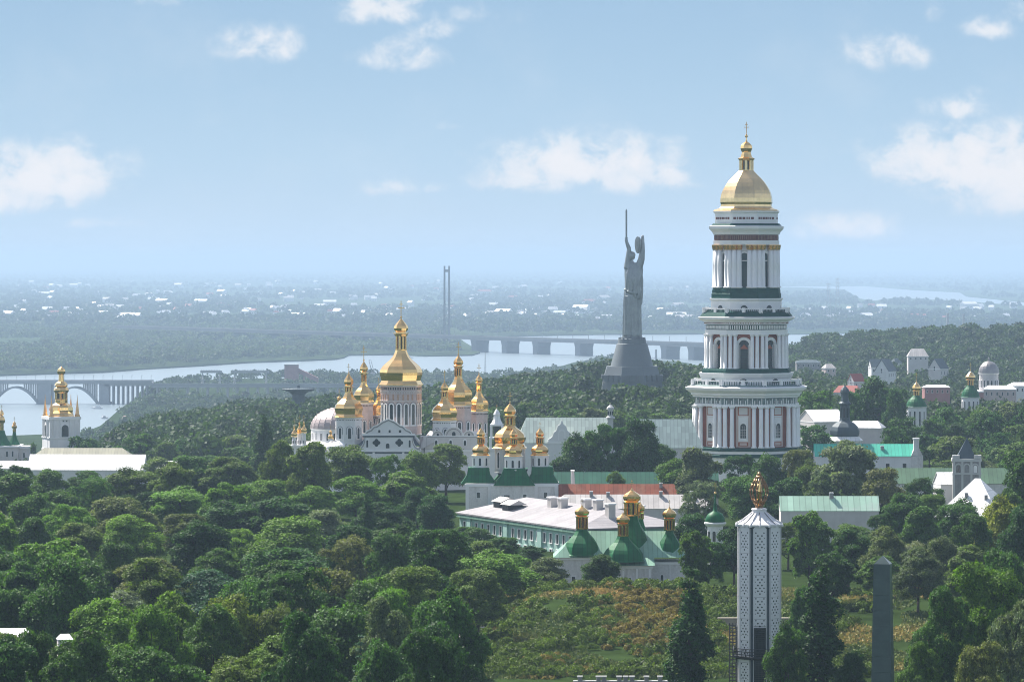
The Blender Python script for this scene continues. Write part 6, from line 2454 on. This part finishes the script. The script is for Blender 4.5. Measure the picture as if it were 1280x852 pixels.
# ------------------------------------------------------------------ meadow on the bank and its fence
def meadow():
    r = np.random.default_rng(6)
    C, S, T = [], [], []
    Cb, Sb = [], []
    while len(C) < 60000:
        D = r.uniform(628, 800)
        px = r.uniform(585, 1250)
        x = XD(px, D)
        if noise.noise(Vector((x * .09, D * .05, 2))) < -.22:
            continue
        C.append((x, D, 0))
    C = np.array(C)
    z = np.array([ground(a, b) for a, b, _ in C])
    C[:, 2] = z + r.uniform(.05, .45, len(C))
    nn = r.normal(size=(len(C), 3)) * .8
    nn[:, 2] = np.abs(nn[:, 2]) * .5 + .1
    nn[:, 1] -= .5
    nz = np.array([noise.noise(Vector((a * .055, b * .03, 5))) for a, b, _ in C])
    dry = np.clip((nz - .02) * 3.4, 0, 1)
    near_crest = np.clip((C[:, 1] - 690) / 40, 0, 1)
    dry = np.clip(dry * .7 + near_crest * .35 * (nz > -.2), 0, 1)
    pxs = 640 + C[:, 0] / C[:, 1] * F
    patch = np.exp(-((pxs - 815) / 60) ** 2 - ((C[:, 1] - 690) / 34) ** 2)
    tv = np.clip(.12 + .68 * dry + .55 * patch * (nz + .45) + r.normal(0, .1, len(C)), 0, 1)
    mg = bpy.data.materials.new('meadow_blades')
    mg.use_nodes = True
    t = NT(mg.node_tree)
    b = mg.node_tree.nodes['Principled BSDF']
    o_ = mg.node_tree.nodes['Material Output']
    at = t.n('ShaderNodeAttribute', attribute_name='tint')
    rp = t.n('ShaderNodeValToRGB', ins={0: at.outputs['Fac']})
    e = rp.color_ramp.elements
    e[0].position, e[0].color = 0, (.060, .105, .022, 1)
    e[1].position, e[1].color = 1, (.42, .25, .085, 1)
    x = e.new(.4)
    x.color = (.15, .175, .036, 1)
    x = e.new(.7)
    x.color = (.30, .235, .065, 1)
    t.plug(b.inputs['Base Color'], rp.outputs[0])
    b.inputs['Roughness'].default_value = .8
    tr = t.n('ShaderNodeBsdfTranslucent', ins={0: rp.outputs[0]})
    mx = t.n('ShaderNodeMixShader', ins={0: .35, 1: b.outputs[0], 2: tr.outputs[0]})
    t.plug(o_.inputs[0], mx.outputs[0])
    me = leaf_mesh('meadow_grass', C, nn, r.uniform(.45, 1.0, len(C)), 8, mg, .5, tv)
    o = bpy.data.objects.new('meadow_grass', me)
    COL.objects.link(o)
    o['kind'] = 'stuff'
    # low scrub on the bank: green, and drier brush nearer the crest
    rr = rng(12)
    green_s, dry_s = [], []
    while len(green_s) < 1150 or len(dry_s) < 330:
        D = rr.uniform(630, 742)
        px = rr.uniform(590, 1160)
        xx = XD(px, D)
        v = noise.noise(Vector((xx * .07, D * .045, 9)))
        dryness = math.exp(-((px - 815) / 70) ** 2 - ((D - 692) / 36) ** 2) + .5 * noise.noise(Vector((xx * .04, D * .03, 21)))
        if px > 905 and v < .1:
            continue
        if v < -.3:
            continue
        p = (xx, D, ground(xx, D) - .5)
        if dryness + rr.uniform(-.3, .3) > .48:
            if len(dry_s) < 330:
                dry_s.append(p)
        elif len(green_s) < 1150:
            green_s.append(p)
    far_wood('bank_undergrowth', 'low green scrub creeping over the grassy bank', green_s, 14, 150, .9, 2.7, .42, (.085, .128, .026))
    far_wood('dry_brush', 'rusty brown dry brush on the upper bank', dry_s, 15, 150, .8, 2.0, .38, (.19, .150, .048))


meadow()


def fence():
    D = 622
    th = Thing('stone_fence', 'low stone fence with capped posts along the bottom frame edge', 'fence', 785, 858, D)
    mb = MB().box(-68, 62, -2, 2, -6, 7).box(-68.5, 62.5, -2.5, 2.5, 7, 8.2, 1)
    r = rng(3)
    for k, px in enumerate((725, 748, 755, 774, 782, 790, 808, 825, 842)):
        x = px - 785
        mb.box(x - 2.6, x + 2.6, -3, 3, -6, 12.4).box(x - 3.4, x + 3.4, -3.8, 3.8, 12.4, 13.8, 1)
    th.part('masonry', mb, [M_stonegrey, M_stonelt])


fence()
# pale path climbing behind the bank, a terrace strip right of the candle
pp = []
for px, D in ((572, 700), (590, 706), (612, 716), (630, 722)):
    pp.append((px, D))
vs, fs = [], []
for px, D in pp:
    for dd in (-5, 5):
        x = XD(px, D + dd)
        vs.append((x, D + dd, ground(x, D + dd) + .12))
for i in range(len(pp) - 1):
    fs.append((i * 2, i * 2 + 2, i * 2 + 3, i * 2 + 1))
o = MB().add(vs, fs).obj('path', M_path)
o['kind'] = 'structure'
th = Thing('terrace_wall', 'low pale terrace wall on the bank behind the candle tower', 'wall', 960, 776, 690)
th.part('wall', MB().box(-62, 48, 0, 8, -14, 3).box(-62.6, 48.6, -.6, 8.6, 3, 4.2, 1), [M_ledge, M_ledge])
# pavilion roofs peeping out of the wood at the lower left
house('pavilion', 'low pavilion with white roof peeping out of trees at lower left edge', 'pavilion', 10, 850, 545, 62, 40, 56, 9, R_(4), .5, M_pale, M_tin, ov=1)
house('kiosk', 'small white roofed kiosk between dark trees at lower left', 'kiosk', 81, 858, 548, 18, 18, 60, 6, R_(12), .5, M_pale, M_tin, ov=1)
